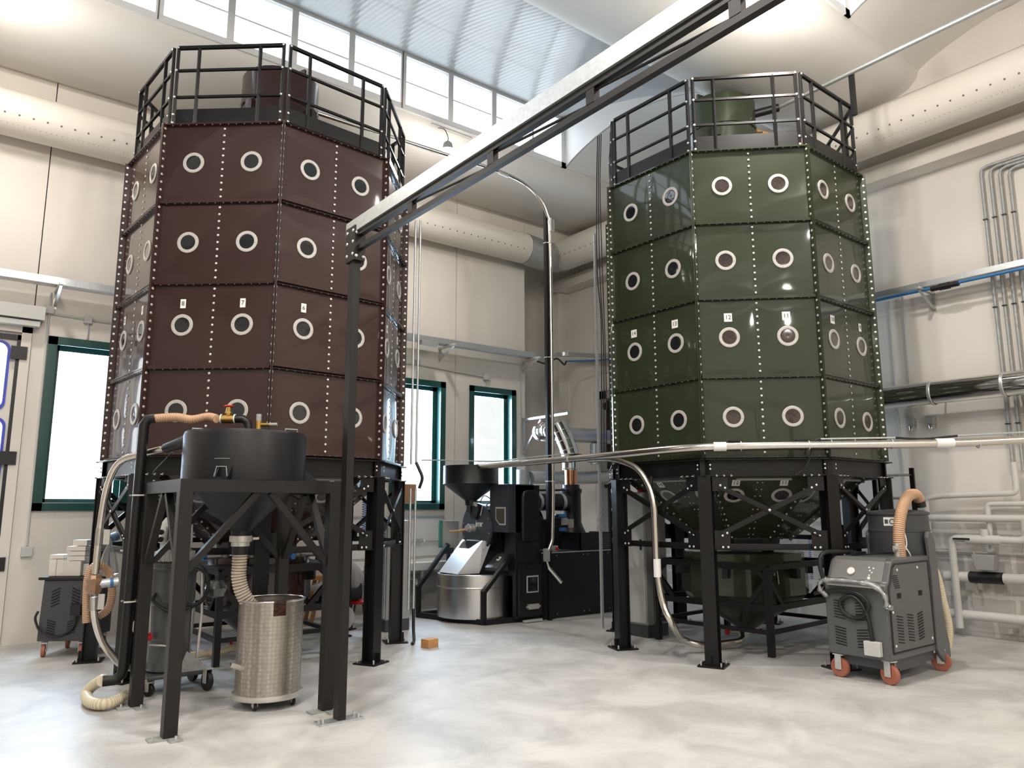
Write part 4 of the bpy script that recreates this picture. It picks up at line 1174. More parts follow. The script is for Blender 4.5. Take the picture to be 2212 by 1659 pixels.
# steel drum with beans
dc = (2.25, 6.03)
t = thing('steel_drum', 'engine turned stainless steel drum on castors under the feed hopper', 'drum', (*dc, 0))
mb = MB(); n = 64; z0, z1 = .09, .79
ang0 = math.atan2(-.78, -.62) + .54
vs = []; zs = [z0, z0 + .2, .45, .685, z1]
R_ = .246
for zz in zs:
    for k in range(n): vs.append((dc[0] + R_ * cos(2 * pi * k / n), dc[1] + R_ * sin(2 * pi * k / n), zz))
fs = []
kk = int(round(ang0 / (2 * pi) * n)) % n
cut = [(kk + j) % n for j in range(-2, 2)]
for i in range(len(zs) - 1):
    for k in range(n):
        if i == 3 and k in cut: continue
        fs.append((i * n + k, i * n + (k + 1) % n, (i + 1) * n + (k + 1) % n, (i + 1) * n + k))
mb.add(vs, fs)
mb.lathe([(R_ - .006, z0), (R_ - .006, .68)], (*dc, 0), n, caps=False)
mb.build('drum_body', 'swirl', t)
mb = MB(); pr_ = [(dc[0] + (R_ + .004) * cos(2 * pi * k / n), dc[1] + (R_ + .004) * sin(2 * pi * k / n), z1) for k in range(n)]
ordr = [(kk + 2 + j) % n for j in range(n - 3)]
mb.path([pr_[k] for k in ordr], .009, n=8); mb.build('rolled_rim', 'brushed', t)
mb = MB(); rnd = random.Random(5)
def bean_surface():
    m_ = MB(); nr, na = 10, 40; vs = []
    for i in range(nr + 1):
        r = (R_ - .008) * i / nr
        for k in range(na):
            a = 2 * pi * k / na; vs.append((dc[0] + r * cos(a), dc[1] + r * sin(a), .74 - .25 * (r / R_) ** 2 * .25 + .02 * sin(3 * a) * (r / R_) + rnd.uniform(-.004, .004)))
    fs = [(i * na + k, i * na + (k + 1) % na, (i + 1) * na + (k + 1) % na, (i + 1) * na + k) for i in range(nr) for k in range(na)]
    m_.add(vs, fs); m_.lathe([(R_ - .009, .3), (R_ - .009, .70)], (*dc, 0), 40, caps=False); return m_
mb = bean_surface()
for k in range(900):
    r = (R_ - .02) * math.sqrt(rnd.random()); a = rnd.uniform(0, 2 * pi)
    c = Vector((dc[0] + r * cos(a), dc[1] + r * sin(a), .747 - .0625 * (r / R_) ** 2 + .02 * sin(3 * a) * (r / R_)))
    s = Matrix.Rotation(rnd.uniform(0, 6.3), 3, 'Z') @ Matrix.Rotation(rnd.uniform(-.6, .6), 3, 'X')
    vs = [c + s @ Vector((x * .0065, y * .0045, z * .0035)) for x, y, z in ((1, 0, 0), (-1, 0, 0), (0, 1, 0), (0, -1, 0), (0, 0, 1), (0, 0, -1))]
    mb.add(vs, [(0, 2, 4), (2, 1, 4), (1, 3, 4), (3, 0, 4), (2, 0, 5), (1, 2, 5), (3, 1, 5), (0, 3, 5)])
for k in range(260):
    a = (kk + rnd.uniform(-2, 2)) * 2 * pi / n; zz = rnd.uniform(.69, .76); c = Vector((dc[0] + (R_ - .006) * cos(a), dc[1] + (R_ - .006) * sin(a), zz)); s = Matrix.Rotation(rnd.uniform(0, 6.3), 3, 'Y')
    vs = [c + s @ Vector((x * .0065, y * .0045, z * .0045)) for x, y, z in ((1, 0, 0), (-1, 0, 0), (0, 1, 0), (0, -1, 0), (0, 0, 1), (0, 0, -1))]
    mb.add(vs, [(0, 2, 4), (2, 1, 4), (1, 3, 4), (3, 0, 4), (2, 0, 5), (1, 2, 5), (3, 1, 5), (0, 3, 5)])
bo = mb.build('coffee_beans', 'coffee', smooth=0.5); tag(bo, 'dark roasted coffee beans filling the steel drum', 'coffee beans', kind='stuff')
mb = MB(); mb.lathe([(R_ + .018, .066), (R_ + .022, .075), (R_ + .018, .102), (R_ - .01, .102)], (*dc, 0), 48); mb.build('base_tray', 'zinc', t)
so = Vector((2.041, 5.950, 0.290)); se = Vector((1.918, 5.930, 0.345))
mb = MB(); mb.path([so + Vector((.08, .08, -.02)), so, se], .020, n=14, caps=False); mb.build('drain_spout', 'zinc', t)
for (a, nm_) in ((-2.35, ''), (-.85, ''), (.8, ''), (2.3, '')):
    x, y = dc[0] + .215 * cos(a), dc[1] + .215 * sin(a)
    cs = MB(); cs.lathe([(.027, -.012), (.032, -.008), (.032, .008), (.027, .012)], (x, y, .032), 18, axis='X'); c_ = cs.build('castor', 'rubber', t)
    cs = MB(); cs.box((x - .018, y - .02, .03), (x - .014, y + .02, .068)); cs.box((x + .014, y - .02, .03), (x + .018, y + .02, .068)); cs.lathe([(.014, -.0145), (.014, .0145)], (x, y, .032), 12, axis='X'); cs.build('castor_fork', 'zinc', c_)

# ------------------------------------------------------------------ lower vessels under the silos
def vessel(c, paint, label, rot, ztop=1.05, plate=False):
    cx, cy = c; t = thing('mixing_hopper', label, 'hopper', (cx, cy, 0))
    kr = .78 if plate else 1.0; mb = MB(); mb.lathe([(.66 * kr, 1.0), (.67 * kr, .995), (.67 * kr, .90), (.70 * kr, .89), (.70 * kr, .56), (.62 * kr, .47), (.10, .15), (.07, .11)], (cx, cy, 0), 12 if paint == 'green' else 24, a0=.2); bd = mb.build('hopper_body', paint, t, smooth=.3)
    mb = MB(); mb.lathe([(.06, .115), (.06, .085), (.035, .08), (.035, .04)], (cx, cy, 0), 14); mb.tube((cx + .02, cy - .02, .10), (cx + .26, cy - .08, .10), .022, 12); mb.tube((cx - .05, cy + .02, .10), (cx - .2, cy + .1, .11), .016, 10)
    mb.lathe([(.03, -.03), (.035, 0), (.03, .03)], (cx + .2, cy - .065, .10), 12, axis='X'); mb.build('outlet_valve', 'brass' if False else 'zinc', t)
    MB().tube((cx - .2, cy + .1, .11), (cx - .23, cy + .11, .11), .030, 12).build('outlet_cap', 'red', t)
    q = []; S = .70 if not plate else .57
    for k in range(4):
        a = rot + pi / 4 + k * pi / 2; q.append((cx + S * 1.414 * cos(a), cy + S * 1.414 * sin(a)))
    for k in range(4):
        x, y = q[k]
        lg = MB().cbox((x, y, .45), (.06, .06, .875), rot).build('leg', 'black', t, smooth=None)
        MB().cbox((x, y, .006), (.15, .10, .012), rot).build('foot_plate', 'galvdull', lg, smooth=None)
    mb = MB()
    for k in range(4):
        a = Vector((*q[k], 0)); b = Vector((*q[(k + 1) % 4], 0))
        for zz in (.885, .48, .245): mb.bar(a + Vector((0, 0, zz)), b + Vector((0, 0, zz)), .05 if zz > .3 else .04, .06 if zz > .3 else .04)
        d = (b - a).normalized()
        for (o, s) in ((a, 1), (b, -1)): mb.bar(o + d * (s * .02) + Vector((0, 0, .74)), o + d * (s * .24) + Vector((0, 0, .50)), .045, .05)
        for (o, s) in ((a, 1), (b, -1)):
            mb.bar(o + d * (s * .02) + Vector((0, 0, .78)), o + d * (s * .12) + Vector((0, 0, .87)), .04, .05)
    mb.build('frame', 'black', t, smooth=None)
    # dark guard skirts / hanging bracket
    for k in range(6):
        a = rot + k * pi / 3 + .3; MB().cbox((cx + .735 * kr * cos(a), cy + .735 * kr * sin(a), .80), (.09, .06, .10), a).build('load_bracket', 'black', t, smooth=None)
    return t, q
t, q = vessel((7.516, 5.379), 'green', 'round gloss green mixing hopper in a low black frame under the green silo', radians(4))
mb = MB(); p_ = Vector((7.516 - .60 * .62, 5.379 - .62 * .9, .86)); mb.cbox((7.02, 4.72, .845), (.13, .03, .10), -.66); mb.build('terminal_box', 'panelg', t, bevel=.004)
mb = MB(); 
for s in (-.15, .25):
    mb.path([(7.1 + s * .3, 4.78 - s * .25, .83), (7.1 + s * .3, 4.77 - s * .25, .70)], .004, n=6)
mb.build('latch_pin', 'bolt', t)
t, q = vessel((2.9, 8.2), 'brown', 'round brown mixing hopper with a black plate table under the brown silo', radians(0), plate=True)
mb = MB(); mb.box((2.9 - .61, 8.2 - .61, .915), (2.9 + .61, 8.2 + .61, .93)); mb.build('table_plate', 'black', t, smooth=None)
vo = sorted(range(8), key=lambda k: cos(k * pi / 4 + .2) * .79 - sin(k * pi / 4 + .2) * .61)
for k in range(8):
    a = k * pi / 4 + .2; x, y = 2.9 + .40 * cos(a), 8.2 + .40 * sin(a)
    ac = thing('pinch_valve', '%s from the left of eight steel pinch valves under the brown silo' % ('first', 'second', 'third', 'fourth', 'fifth', 'sixth', 'seventh', 'eighth')[vo.index(k)], 'valve', (x, y, .93), group='valves on the table under the brown silo')
    mb = MB(); mb.lathe([(.06, 0), (.06, .05), (.045, .055), (.045, .10), (.055, .105), (.055, .12)], (0, 0, 0), 16); mb.build('valve_body', 'galvdull', ac, world=False)
    mb = MB(); d = Vector((cos(a), sin(a), 0)); mb.tube(d * .05 + Vector((0, 0, .08)), d * .20 + Vector((0, 0, .08)), .028, 12); mb.build('air_cylinder', 'zinc', ac, world=False)
    mb = MB(); mb.tube(d * .20 + Vector((0, 0, .08)), d * .24 + Vector((0, 0, .08)), .03, 10); mb.build('cylinder_cap', 'blue', ac, world=False)
mb = MB(); mb.lathe([(.30, 0), (.20, .03)], (2.9, 8.2, .99), 24); tag(mb.build('distribution_ring', 'black'), 'black distributor ring between the brown silo and its table', 'ring')
# coiled blue hose
def coil(c, label, z0, z1, r=.035, turns=22):
    mb = MB(); pts = [(c[0] + r * cos(2 * pi * t * turns / 400.), c[1] + r * sin(2 * pi * t * turns / 400.), z0 + (z1 - z0) * t / 400.) for t in range(401)]
    mb.path(pts, .006, n=5); return tag(mb.build('coiled_air_hose', 'bluehose'), label, 'hose')
coil(tuple((9.983, 6.000, 0.566))[:2], 'blue coiled air hose hanging behind the frame of the green silo', .50, 1.05)
coil(tuple((4.729, 9.400, 1.171))[:2], 'blue coiled air hose hanging behind the brown silo frame', 1.0, 1.62, .03, 20)

# ------------------------------------------------------------------ control cabinets standing inside the silo frames
def cabinet(lo, hi, label, base=.14):
    t = thing('control_cabinet', label, 'cabinet', ((lo[0] + hi[0]) / 2, (lo[1] + hi[1]) / 2, 0))
    MB().box((lo[0], lo[1], base), (hi[0], hi[1], hi[2])).build('cabinet_body', 'panelg', t, smooth=None, bevel=.006)
    MB().box((lo[0] + .003, lo[1] + .003, 0), (hi[0] - .003, hi[1] - .003, base)).build('plinth', 'greyv2', t, smooth=None)
    MB().box((lo[0] - .012, lo[1] + .02, base + .02), (lo[0], hi[1] - .02, hi[2] - .02)).build('cabinet_door', 'conduit', t, smooth=None, bevel=.003)
    MB().box((lo[0] - .022, lo[1] + .05, 1.0), (lo[0] - .012, lo[1] + .075, 1.12)).build('door_handle', 'rubber', t, smooth=None)
    return t
t = cabinet((6.78, 6.20), (7.14, 6.52, 1.68), 'tall light grey control cabinet with a dark plinth between the legs of the green silo')
mb = MB(); mb.lathe([(.04, 0), (.045, .02), (.035, .04), (0, .045)], (6.84, 6.3, 1.68), 16); mb.build('emergency_button', 'red', t)
t = cabinet((4.58, 8.46), (4.92, 8.78, 1.34), 'light grey control cabinet behind the right legs of the brown silo')
tag(MB().box((7.14, 6.88, 1.12), (7.18, 6.92, 1.82)).build('yellow_rail', 'yellow', smooth=None), 'yellow upright strip beside the green silo leg', 'strip')
# dark back posts seen through the green frame with a black cable tangle
# ladder behind the green silo
t = thing('ladder', 'aluminium step ladder standing behind the green silo near the right wall', 'ladder', (9.0, 4.35, 0))
for y in (4.15, 4.60): MB().bar((9.15, y, 0), (9.15, y, 1.95), .05, .03).build('ladder_rail', 'black', t, smooth=None)
for k in range(7): MB().tube((9.15, 4.15, .25 + .27 * k), (9.15, 4.60, .25 + .27 * k), .016, 8).build('rung', 'bolt', t)

# ------------------------------------------------------------------ stainless conveying line along the green silo
ml = [(5.86, 9.06, 2.03), (5.93, 8.4, 2.045), (5.97, 7.3, 2.06), (5.96, 6.6, 2.062), (5.93, 5.9, 2.065), (5.93, 5.3, 2.075), (5.955, 4.95, 2.08), (6.04, 4.68, 2.083), (6.22, 4.47, 2.085), (6.5, 4.20, 2.088), (7.2, 3.535, 2.09), (7.75, 3.01, 2.10), (8.3, 2.50, 2.13), (9.3, 1.6, 2.16)]
tag(MB().path(catmull(ml, 8), .040, n=18).build('conveying_pipe', 'steel'), 'long horizontal stainless conveying pipe strapped in front of the green silo', 'pipe')
dp = [(5.935, 6.25, 2.035), (5.94, 5.95, 2.03), (5.945, 5.72, 1.985), (5.95, 5.52, 1.90), (5.95, 5.38, 1.74), (5.95, 5.31, 1.52), (5.95, 5.30, 1.2), (5.95, 5.29, .85), (5.96, 5.24, .55), (6.0, 5.16, .35)] + [(6.314, 5.299, 0.160), (6.510, 5.222, 0.090), (6.841, 5.211, 0.070), (7.112, 5.172, 0.080), (7.35, 5.33, .11)]
tag(MB().path(catmull(dp, 8), .033, n=16).build('conveying_pipe', 'steel'), 'stainless branch pipe curving down to the cone outlet under the green silo', 'pipe')
for (c, d, lb, L) in (((6.115, 4.58), (.70, -.71), 'short clear sleeve on the conveying pipe at the green silo corner', .12), ((7.62, 3.13), (.72, -.69), 'clear sleeve on the conveying pipe right of the green silo', .16)):
    c = Vector((c[0], c[1], 2.085 if c[0] < 7 else 2.096)); d = Vector((d[0], d[1], 0)).normalized()
    tag(MB().tube(c - d * L / 2, c + d * L / 2, .045, 18).build('pipe_sleeve', 'label'), lb, 'sleeve')
tag(MB().tube((5.95, 5.29, .80), (5.95, 5.29, .98), .038, 18).build('pipe_sleeve', 'label'), 'clear sleeve on the drop pipe beside the green silo leg', 'sleeve')
tag(MB().tube((5.98, 5.36, .35), (5.98, 5.36, 1.82), .016, 12).build('steel_upright', 'black'), 'thin black upright behind the stainless drop pipe', 'upright')
for i, (x, y, lb) in enumerate(((6.25, 4.44, 'black pipe bracket on the ring beam near the left corner of the green silo front'), (6.72, 4.0, 'black pipe bracket on the ring beam near the right corner of the green silo front'), (5.96, 6.6, 'black pipe bracket left of the green silo above the roaster cabinet'))):
    t = thing('pipe_bracket', lb, 'bracket', (x, y, 2.12), group='pipe brackets')
    d = Vector((.72, -.69, 0)) if i < 2 else Vector((0, 1, 0)); n_ = Vector((.69, .72, 0)) if i < 2 else Vector((1, 0, 0))
    c = Vector((x, y, 2.088 if i < 2 else 2.062)); mb = MB()
    mb.bar(c - d * .10 + n_ * .05 + Vector((0, 0, .05)), c + d * .03 + n_ * .05 + Vector((0, 0, .05)), .10, .012); mb.bar(c + n_ * .09 + Vector((0, 0, .05)), c + n_ * (.18 if i < 2 else .25) + Vector((0, 0, .05)), .04, .012); mb.build('bracket_plate', 'black', t, smooth=None)
    R_m = Matrix((n_, Vector((0, 0, 1)), d)).transposed(); mb = MB(); mb.ring(c, .048, .041, .012, R_m, 20); mb.build('u_bolt', 'bolt', t)
t = thing('cable_conduit', 'thin steel conduit with black flex clipped on top of the conveying pipe at the right', 'conduit', (6.9, 3.9, 2.15))
mb = MB(); mb.path([(6.83, 3.93, 2.15), (7.33, 3.45, 2.155)], .010, n=8); mb.path([(7.72, 3.05, 2.165), (8.3, 2.52, 2.20), (9.3, 1.62, 2.23)], .010, n=8); mb.build('conduit_tube', 'galv', t)
mb = MB(); mb.path(catmull([(7.33, 3.45, 2.155), (7.5, 3.28, 2.14), (7.72, 3.05, 2.165)], 6), .011, n=8); mb.path(catmull([(6.83, 3.93, 2.15), (6.78, 3.97, 2.12), (6.73, 4.03, 1.9), (6.62, 4.1, 1.80)], 6), .008, n=6); mb.build('flex', 'rubber', t)
mb = MB()
for q in ((6.88, 3.86), (7.28, 3.47), (7.85, 2.93)): mb.ring((q[0], q[1], 2.095), .049, .041, .01, Matrix((Vector((.69, .72, 0)), Vector((0, 0, 1)), Vector((.72, -.69, 0)))).transposed(), 18)
mb.build('hose_clip', 'bolt', t)
# tall black pole with the stainless riser that loops to the brown silo roof
t = thing('pipe_support_pole', 'tall thin black pole between the two silos', 'pole', (6.80, 7.98, 0)); MB().box((6.775, 7.955, 0), (6.825, 8.005, 5.82)).build('pole_section', 'black', t, smooth=None)
rz = [(3.33, 8.20, 6.27), (4.2, 8.15, 6.25), (5.2, 8.08, 6.22), (5.8, 8.02, 6.20), (6.15, 7.99, 6.17), (6.45, 7.965, 6.09), (6.68, 7.95, 5.93), (6.80, 7.94, 5.72), (6.835, 7.935, 5.45), (6.84, 7.93, 4.0), (6.84, 7.93, 2.0), (6.83, 7.925, 1.55), (6.81, 7.92, 1.20), (6.80, 7.92, 1.05), (6.74, 7.92, .92)]
tag(MB().path(catmull(rz, 7), .028, n=16).build('riser_pipe', 'steel'), 'stainless riser pipe running up the black pole and bending over to the brown silo roof', 'pipe')
t = thing('pipe_coupling', 'zinc bolted coupling halfway up the riser pipe bend', 'coupling', (6.05, 7.99, 6.15)); MB().bar((5.95, 7.98, 6.155), (6.10, 7.97, 6.135), .03, .03).build('coupling_body', 'zinc', t, smooth=None)
t = thing('pipe_coupling', 'zinc bolted coupling on the riser pipe just below the bend by the pole top', 'coupling', (6.89, 7.93, 5.6))
mb = MB(); mb.cbox((6.885, 7.92, 5.58), (.035, .03, .17)); mb.tube((6.84, 7.933, 5.48), (6.84, 7.933, 5.68), .034, 14); mb.build('coupling_body', 'zinc', t)
for i, z in enumerate((5.3, 3.6, 2.12, 1.85)):
    mb = MB(); mb.ring((6.835, 7.933, z), .036, .029, .012, Matrix.Identity(3), 16); mb.box((6.77, 7.95, z), (6.83, 8.01, z + .012)); tag(mb.build('pipe_clip', 'bolt'), '%s small clip holding the riser pipe to the black pole' % ('topmost', 'second highest', 'third highest', 'lowest')[i], 'clip')
t = thing('flap_outlet', 'small steel flap valve and spout at the foot of the riser pipe', 'valve', (6.70, 7.92, .75))
mb = MB(); mb.box((6.68, 7.90, .78), (6.75, 7.96, .95)); mb.build('flap_box', 'galvdull', t, smooth=None); mb = MB(); mb.path([(6.72, 7.93, .78), (6.74, 7.92, .70)], .015, n=10); mb.path([(6.72, 7.90, .70), (6.86, 7.80, .50)], .026, n=12); mb.build('spout', 'brushed', t)
# twin thin risers beside the brown silo
for i, (x, y) in enumerate(((4.455, 7.70), (4.50, 7.66))):
    mb = MB(); mb.path([(x, y, .35), (x, y, 1.72)], .013, n=8); mb.path([(x, y, 2.0), (x, y, 5.0)], .013, n=8)
    tag(mb.build('conduit', 'galv'), '%s of the two thin steel conduits running up the right corner of the brown silo' % ('left', 'right')[i], 'conduit')
tag(MB().path(catmull([(4.50, 7.66, 2.02), (4.52, 7.63, 1.95), (4.55, 7.6, 1.84), (4.53, 7.63, 1.72)], 6), .018, n=8).build('cable_sleeve', 'rubber'), 'black cable sleeve bulging beside the brown silo ring beam', 'cable')
tag(MB().path(catmull([(4.50, 7.66, .37), (4.50, 7.65, .15), (4.48, 7.6, .03), (4.4, 7.5, .02)], 6), .018, n=8).build('cable_sleeve', 'rubber'), 'black cable sleeve reaching the floor at the right leg of the brown silo', 'cable')
tag(MB().path(catmull([(4.55, 7.62, 2.05), (5.0, 7.66, 2.065), (5.6, 7.6, 2.07), (5.9, 7.5, 2.11), (5.93, 6.9, 2.12), (5.93, 6.5, 2.12)], 6), .007, n=6).build('thin_conduit', 'galv'), 'very thin steel conduit strung between the two silos at ring beam height', 'conduit')
# black cables down the left corner of the green silo
for i, dx in enumerate((0, .03, .06)):
    mb = MB(); mb.path(catmull([(6.0 - dx * .3, 6.03 + dx, 2.1), (6.01, 6.02 + dx, 3.0 + i * .3), (6.0 - dx * .4, 6.03 + dx, 4.2), (6.01, 6.05 + dx, 5.2), (6.03, 6.03 + dx, 5.95)], 5), .007, n=6)
    tag(mb.build('cable', 'rubber'), 'thin black cable up the left green silo corner, %s of three' % ('nearest the corner', 'in the middle', 'farthest from the corner')[i], 'cable', 'cables on the left corner of the green silo')
mb = MB(); mb.bar((5.97, 6.12, .2), (5.97, 6.12, 4.7), .022, .03); tag(mb.build('cable_channel', 'galv', smooth=None), 'narrow galvanised cable channel up the left edge of the green silo', 'channel')
# vacuum line leaving the green silo roof drum
t = thing('roof_vacuum_line', 'steel vacuum pipe leaving the green silo roof drum up towards the right', 'pipe', (8.0, 4, 6.4))
MB().path([(8.0, 5.0, 6.45), (8.0, 2.5, 6.48), (8.0, -3, 6.52)], .028, n=14).build('pipe_tube', 'galv', t)
MB().tube((7.80, 5.12, 6.40), (8.0, 4.86, 6.45), .05, 14).build('pipe_boot', 'rubber', t)
MB().bar((8.03, 3.93, 5.95), (8.03, 3.93, 6.47), .05, .05).build('pipe_stanchion', 'black', t, smooth=None)
MB().path([(7.83, 5.2, 6.25), (8.4, 4.65, 5.95)], .03, n=10).build('wooden_pole', 'wood', t)

# ------------------------------------------------------------------ coffee roaster
rt = thing('coffee_roaster', 'large black coffee roaster with a round steel cooling tray, between the two silos', 'roaster', (6.6, 8.6, 0))
mb = MB(); mb.lathe([(.50, .06), (.53, .06), (.53, .44), (.535, .445), (.535, .455), (.53, .46), (.53, .615), (.52, .625), (.50, .61), (.50, .40), (0, .40)], (6.10, 8.72, 0), 48); mb.build('cooling_tray', 'brushed', rt)
mb = MB(); mb.bar((5.55, 9.33, .035), (5.86, 8.17, .035), .05, .07); mb.bar((5.86, 8.17, .035), (6.75, 8.10, .035), .05, .07); mb.bar((5.55, 9.33, .035), (6.7, 9.40, .035), .05, .07); mb.box((5.95, 8.25, .03), (6.7, 9.3, .055)); mb.build('base_frame', 'matblack', rt, smooth=None)
for (a, b, c) in (((5.86, 8.19, 0), (5.86, 8.19, .42), (6.38, 8.16, .96)), ((5.56, 9.33, 0), (5.56, 9.33, .42), (6.02, 9.30, .98))):
    mb = MB(); mb.bar(a, b, .05, .06, up=(0, 1, 0)); mb.bar(Vector(b) + Vector((-.01, 0, -.02)), c, .05, .06, up=(0, 1, 0)); mb.build('guard_post', 'matblack', rt, smooth=None)
mb = MB(); mb.prism([(6.34, .9), (6.10, .70), (6.10, .66), (6.34, .66)], 'Y', 8.22, 8.50); mb.build('control_panel', 'greyv2', rt, smooth=None)
mb = MB(); mb.cbox((6.215, 8.34, .815), (.07, .05, .012), mx=Matrix.Rotation(radians(-40), 3, 'Y')); kp = mb.build('key_switch', 'label', rt, smooth=None); MB().tube((6.21, 8.34, .815), (6.195, 8.34, .835), .012, 10).build('switch_knob', 'rubber', kp)
mb = MB(); mb.box((6.32, 8.12, .055), (6.72, 9.2, .90)); mb.build('front_housing', 'matblack', rt, smooth=None, bevel=.008)
mb = MB(); mb.box((6.72, 8.05, .0), (8.12, 9.25, .885)); cb = mb.build('base_cabinet', 'matblack', rt, smooth=None, bevel=.006)
mb = MB(); 
for x in (7.0, 7.5, 7.6, 8.0):
    for z in (.06, .84): mb.dome((x, 8.048, z), .009, (0, -1, 0), n=6)
mb.box((6.72, 8.03, .875), (8.12, 8.05, .89)); mb.build('cabinet_trim', 'galvdull', cb)
# roasting drum and face plate
mb = MB(); mb.tube((6.16, 8.75, 1.215), (7.1, 8.75, 1.215), .33, 48); mb.box((6.3, 8.42, .88), (7.0, 9.08, 1.2)); mb.build('roasting_drum', 'matblack', rt)
mb = MB(); mb.tube((6.12, 8.75, 1.215), (6.16, 8.75, 1.215), .345, 48); fp = mb.build('face_plate', mat('blue_grey_powder_coat', (.045, .055, .07), rough=.4), rt)
mb = MB()
for k in range(10): a = k * pi / 5 + .2; mb.dome((6.12, 8.75 + .315 * cos(a), 1.215 + .315 * sin(a)), .009, (-1, 0, 0), n=6)
mb.build('face_bolts', 'bolt', fp)
mb = MB(); mb.prism([(8.62, 1.47), (8.69, 1.34), (8.78, 1.34), (8.88, 1.47), (8.88, 1.53), (8.62, 1.53)], 'X', 6.07, 6.14); mb.box((6.06, 8.80, 1.43), (6.16, 8.90, 1.66)); mb.build('feed_chute', 'matblack', rt, smooth=None)
Xn = Matrix(((0, 0, -1), (-1, 0, 0), (0, 1, 0)))
for (y, z, r, nm) in ((8.93, 1.235, .034, 'sight_glass'), (8.87, 1.61, .030, 'feed_sight_glass')):
    mb = MB(); mb.ring((6.12 if nm[0] == 's' else 6.06, y, z), r, r * .6, .012, Xn, 20); g = mb.build(nm, 'ring', fp)
    mb = MB(); mb.lathe([(0, .003), (r * .6, .003)], (6.12 if nm[0] == 's' else 6.06, y, z), 16, mx=Xn, caps=False); mb.build('lens', 'port', g)
mb = MB(); mb.tube((6.12, 8.80, 1.215), (6.04, 8.80, 1.215), .055, 20); mb.tube((6.04, 8.80, 1.215), (5.99, 8.80, 1.215), .04, 16); mb.build('sampler_housing', 'zinc', fp)
mb = MB(); mb.tube((5.99, 8.83, 1.195), (5.93, 8.90, 1.175), .016, 10); mb.tube((5.95, 8.88, 1.18), (5.86, 9.02, 1.165), .014, 10); mb.build('sampler_handle', 'wood', fp)
mxl = Matrix(((0, 0, -1, 0), (-1, 0, 0, 0), (0, 1, 0, 0), (0, 0, 0, 1))); mxl = Matrix.Translation((6.112 - 6.6, 8.66 - 8.6, 1.275)) @ mxl
text_mesh('imr', .125, mxl, 'brand_mark', 'label', fp, depth=.004)
mb = MB(); mb.path([(6.09, 8.60, 1.39), (6.10, 8.56, 1.53)], .007, n=6); mb.path([(6.08, 8.50, .95), (6.09, 8.50, 1.05)], .013, n=8); mb.path([(6.09, 8.93, 1.045), (6.09, 8.62, 1.045)], .008, n=8); mb.build('discharge_lever', 'bolt', fp)
# discharge chute
mb = MB()
fr = [(6.06, 9.00, 1.055), (6.06, 8.50, 1.055), (5.72, 8.60, .62), (5.72, 9.06, .62)]
T = [Vector(p) for p in fr]
def L(a, b, t): return a.lerp(b, t)
mb.add([T[0], L(T[0], T[1], .10), L(L(T[0], T[1], .10), L(T[3], T[2], .10), .24), L(L(T[0], T[1], .72), L(T[3], T[2], .72), .24), L(T[0], T[1], .97), T[1], T[2], T[3]],
       [(0, 1, 2, 3, 4, 5, 6, 7)]) if False else None
A_, B_, C2, D_ = T
a1 = L(A_, B_, .10); n1 = L(a1, L(D_, C2, .10), .26); n2 = L(L(A_, B_, .66), L(D_, C2, .66), .26); b1 = L(A_, B_, .93)
dl, dr3 = L(D_, C2, .10), L(D_, C2, .66)
mb.add([A_, a1, n1, dl, D_, n2, dr3, b1, B_, C2], [(0, 1, 2, 3, 4), (2, 5, 6, 3), (5, 7, 8, 9, 6)])
mb.add([p + Vector((.012, 0, -.008)) for p in (A_, a1, n1, dl, D_, n2, dr3, b1, B_, C2)], [(0, 1, 2, 3, 4), (2, 5, 6, 3), (5, 7, 8, 9, 6)])
mb.add([B_, C2, Vector((6.02, 8.52, .62)), Vector((6.20, 8.50, 1.02))], [(0, 1, 2, 3)]); mb.add([A_, D_, Vector((6.02, 9.04, .62)), Vector((6.20, 9.0, 1.02))], [(0, 1, 2, 3)])
mb.build('discharge_chute', 'whitesteel', rt, smooth=None)
# bean hopper
mb = MB(); mb.lathe([(.375, 2.075), (.385, 2.075), (.385, 1.84), (.39, 1.825), (.09, 1.60), (.08, 1.53)], (6.03, 8.75, 0), 48); mb.lathe([(.375, 2.07), (.37, 1.85), (.08, 1.62)], (6.03, 8.75, 0), 32, caps=False); mb.build('bean_hopper', 'matblack', rt)
mb = MB(); mb.tube((6.05, 8.75, 1.56), (6.03, 8.62, 1.53), .02, 10); mb.cbox((6.04, 8.68, 1.55), (.05, .05, .05)); mb.build('slide_actuator', 'zinc', rt)
mb = MB(); mb.box((6.16, 8.45, 1.47), (6.9, 9.0, 1.49)); mb.build('top_plate', 'galvdull', rt, smooth=None)
mb = MB(); mb.path(catmull([(6.2, 8.7, 1.50), (6.3, 8.6, 1.58), (6.4, 8.6, 1.52), (6.45, 8.7, 1.6), (6.5, 8.55, 1.50)], 5), .008, n=6); mb.path(catmull([(6.2, 8.8, 1.50), (6.25, 8.75, 1.66), (6.35, 8.7, 1.60), (6.4, 8.8, 1.5)], 5), .006, n=6); mb.build('cable_tangle', 'rubber', rt)
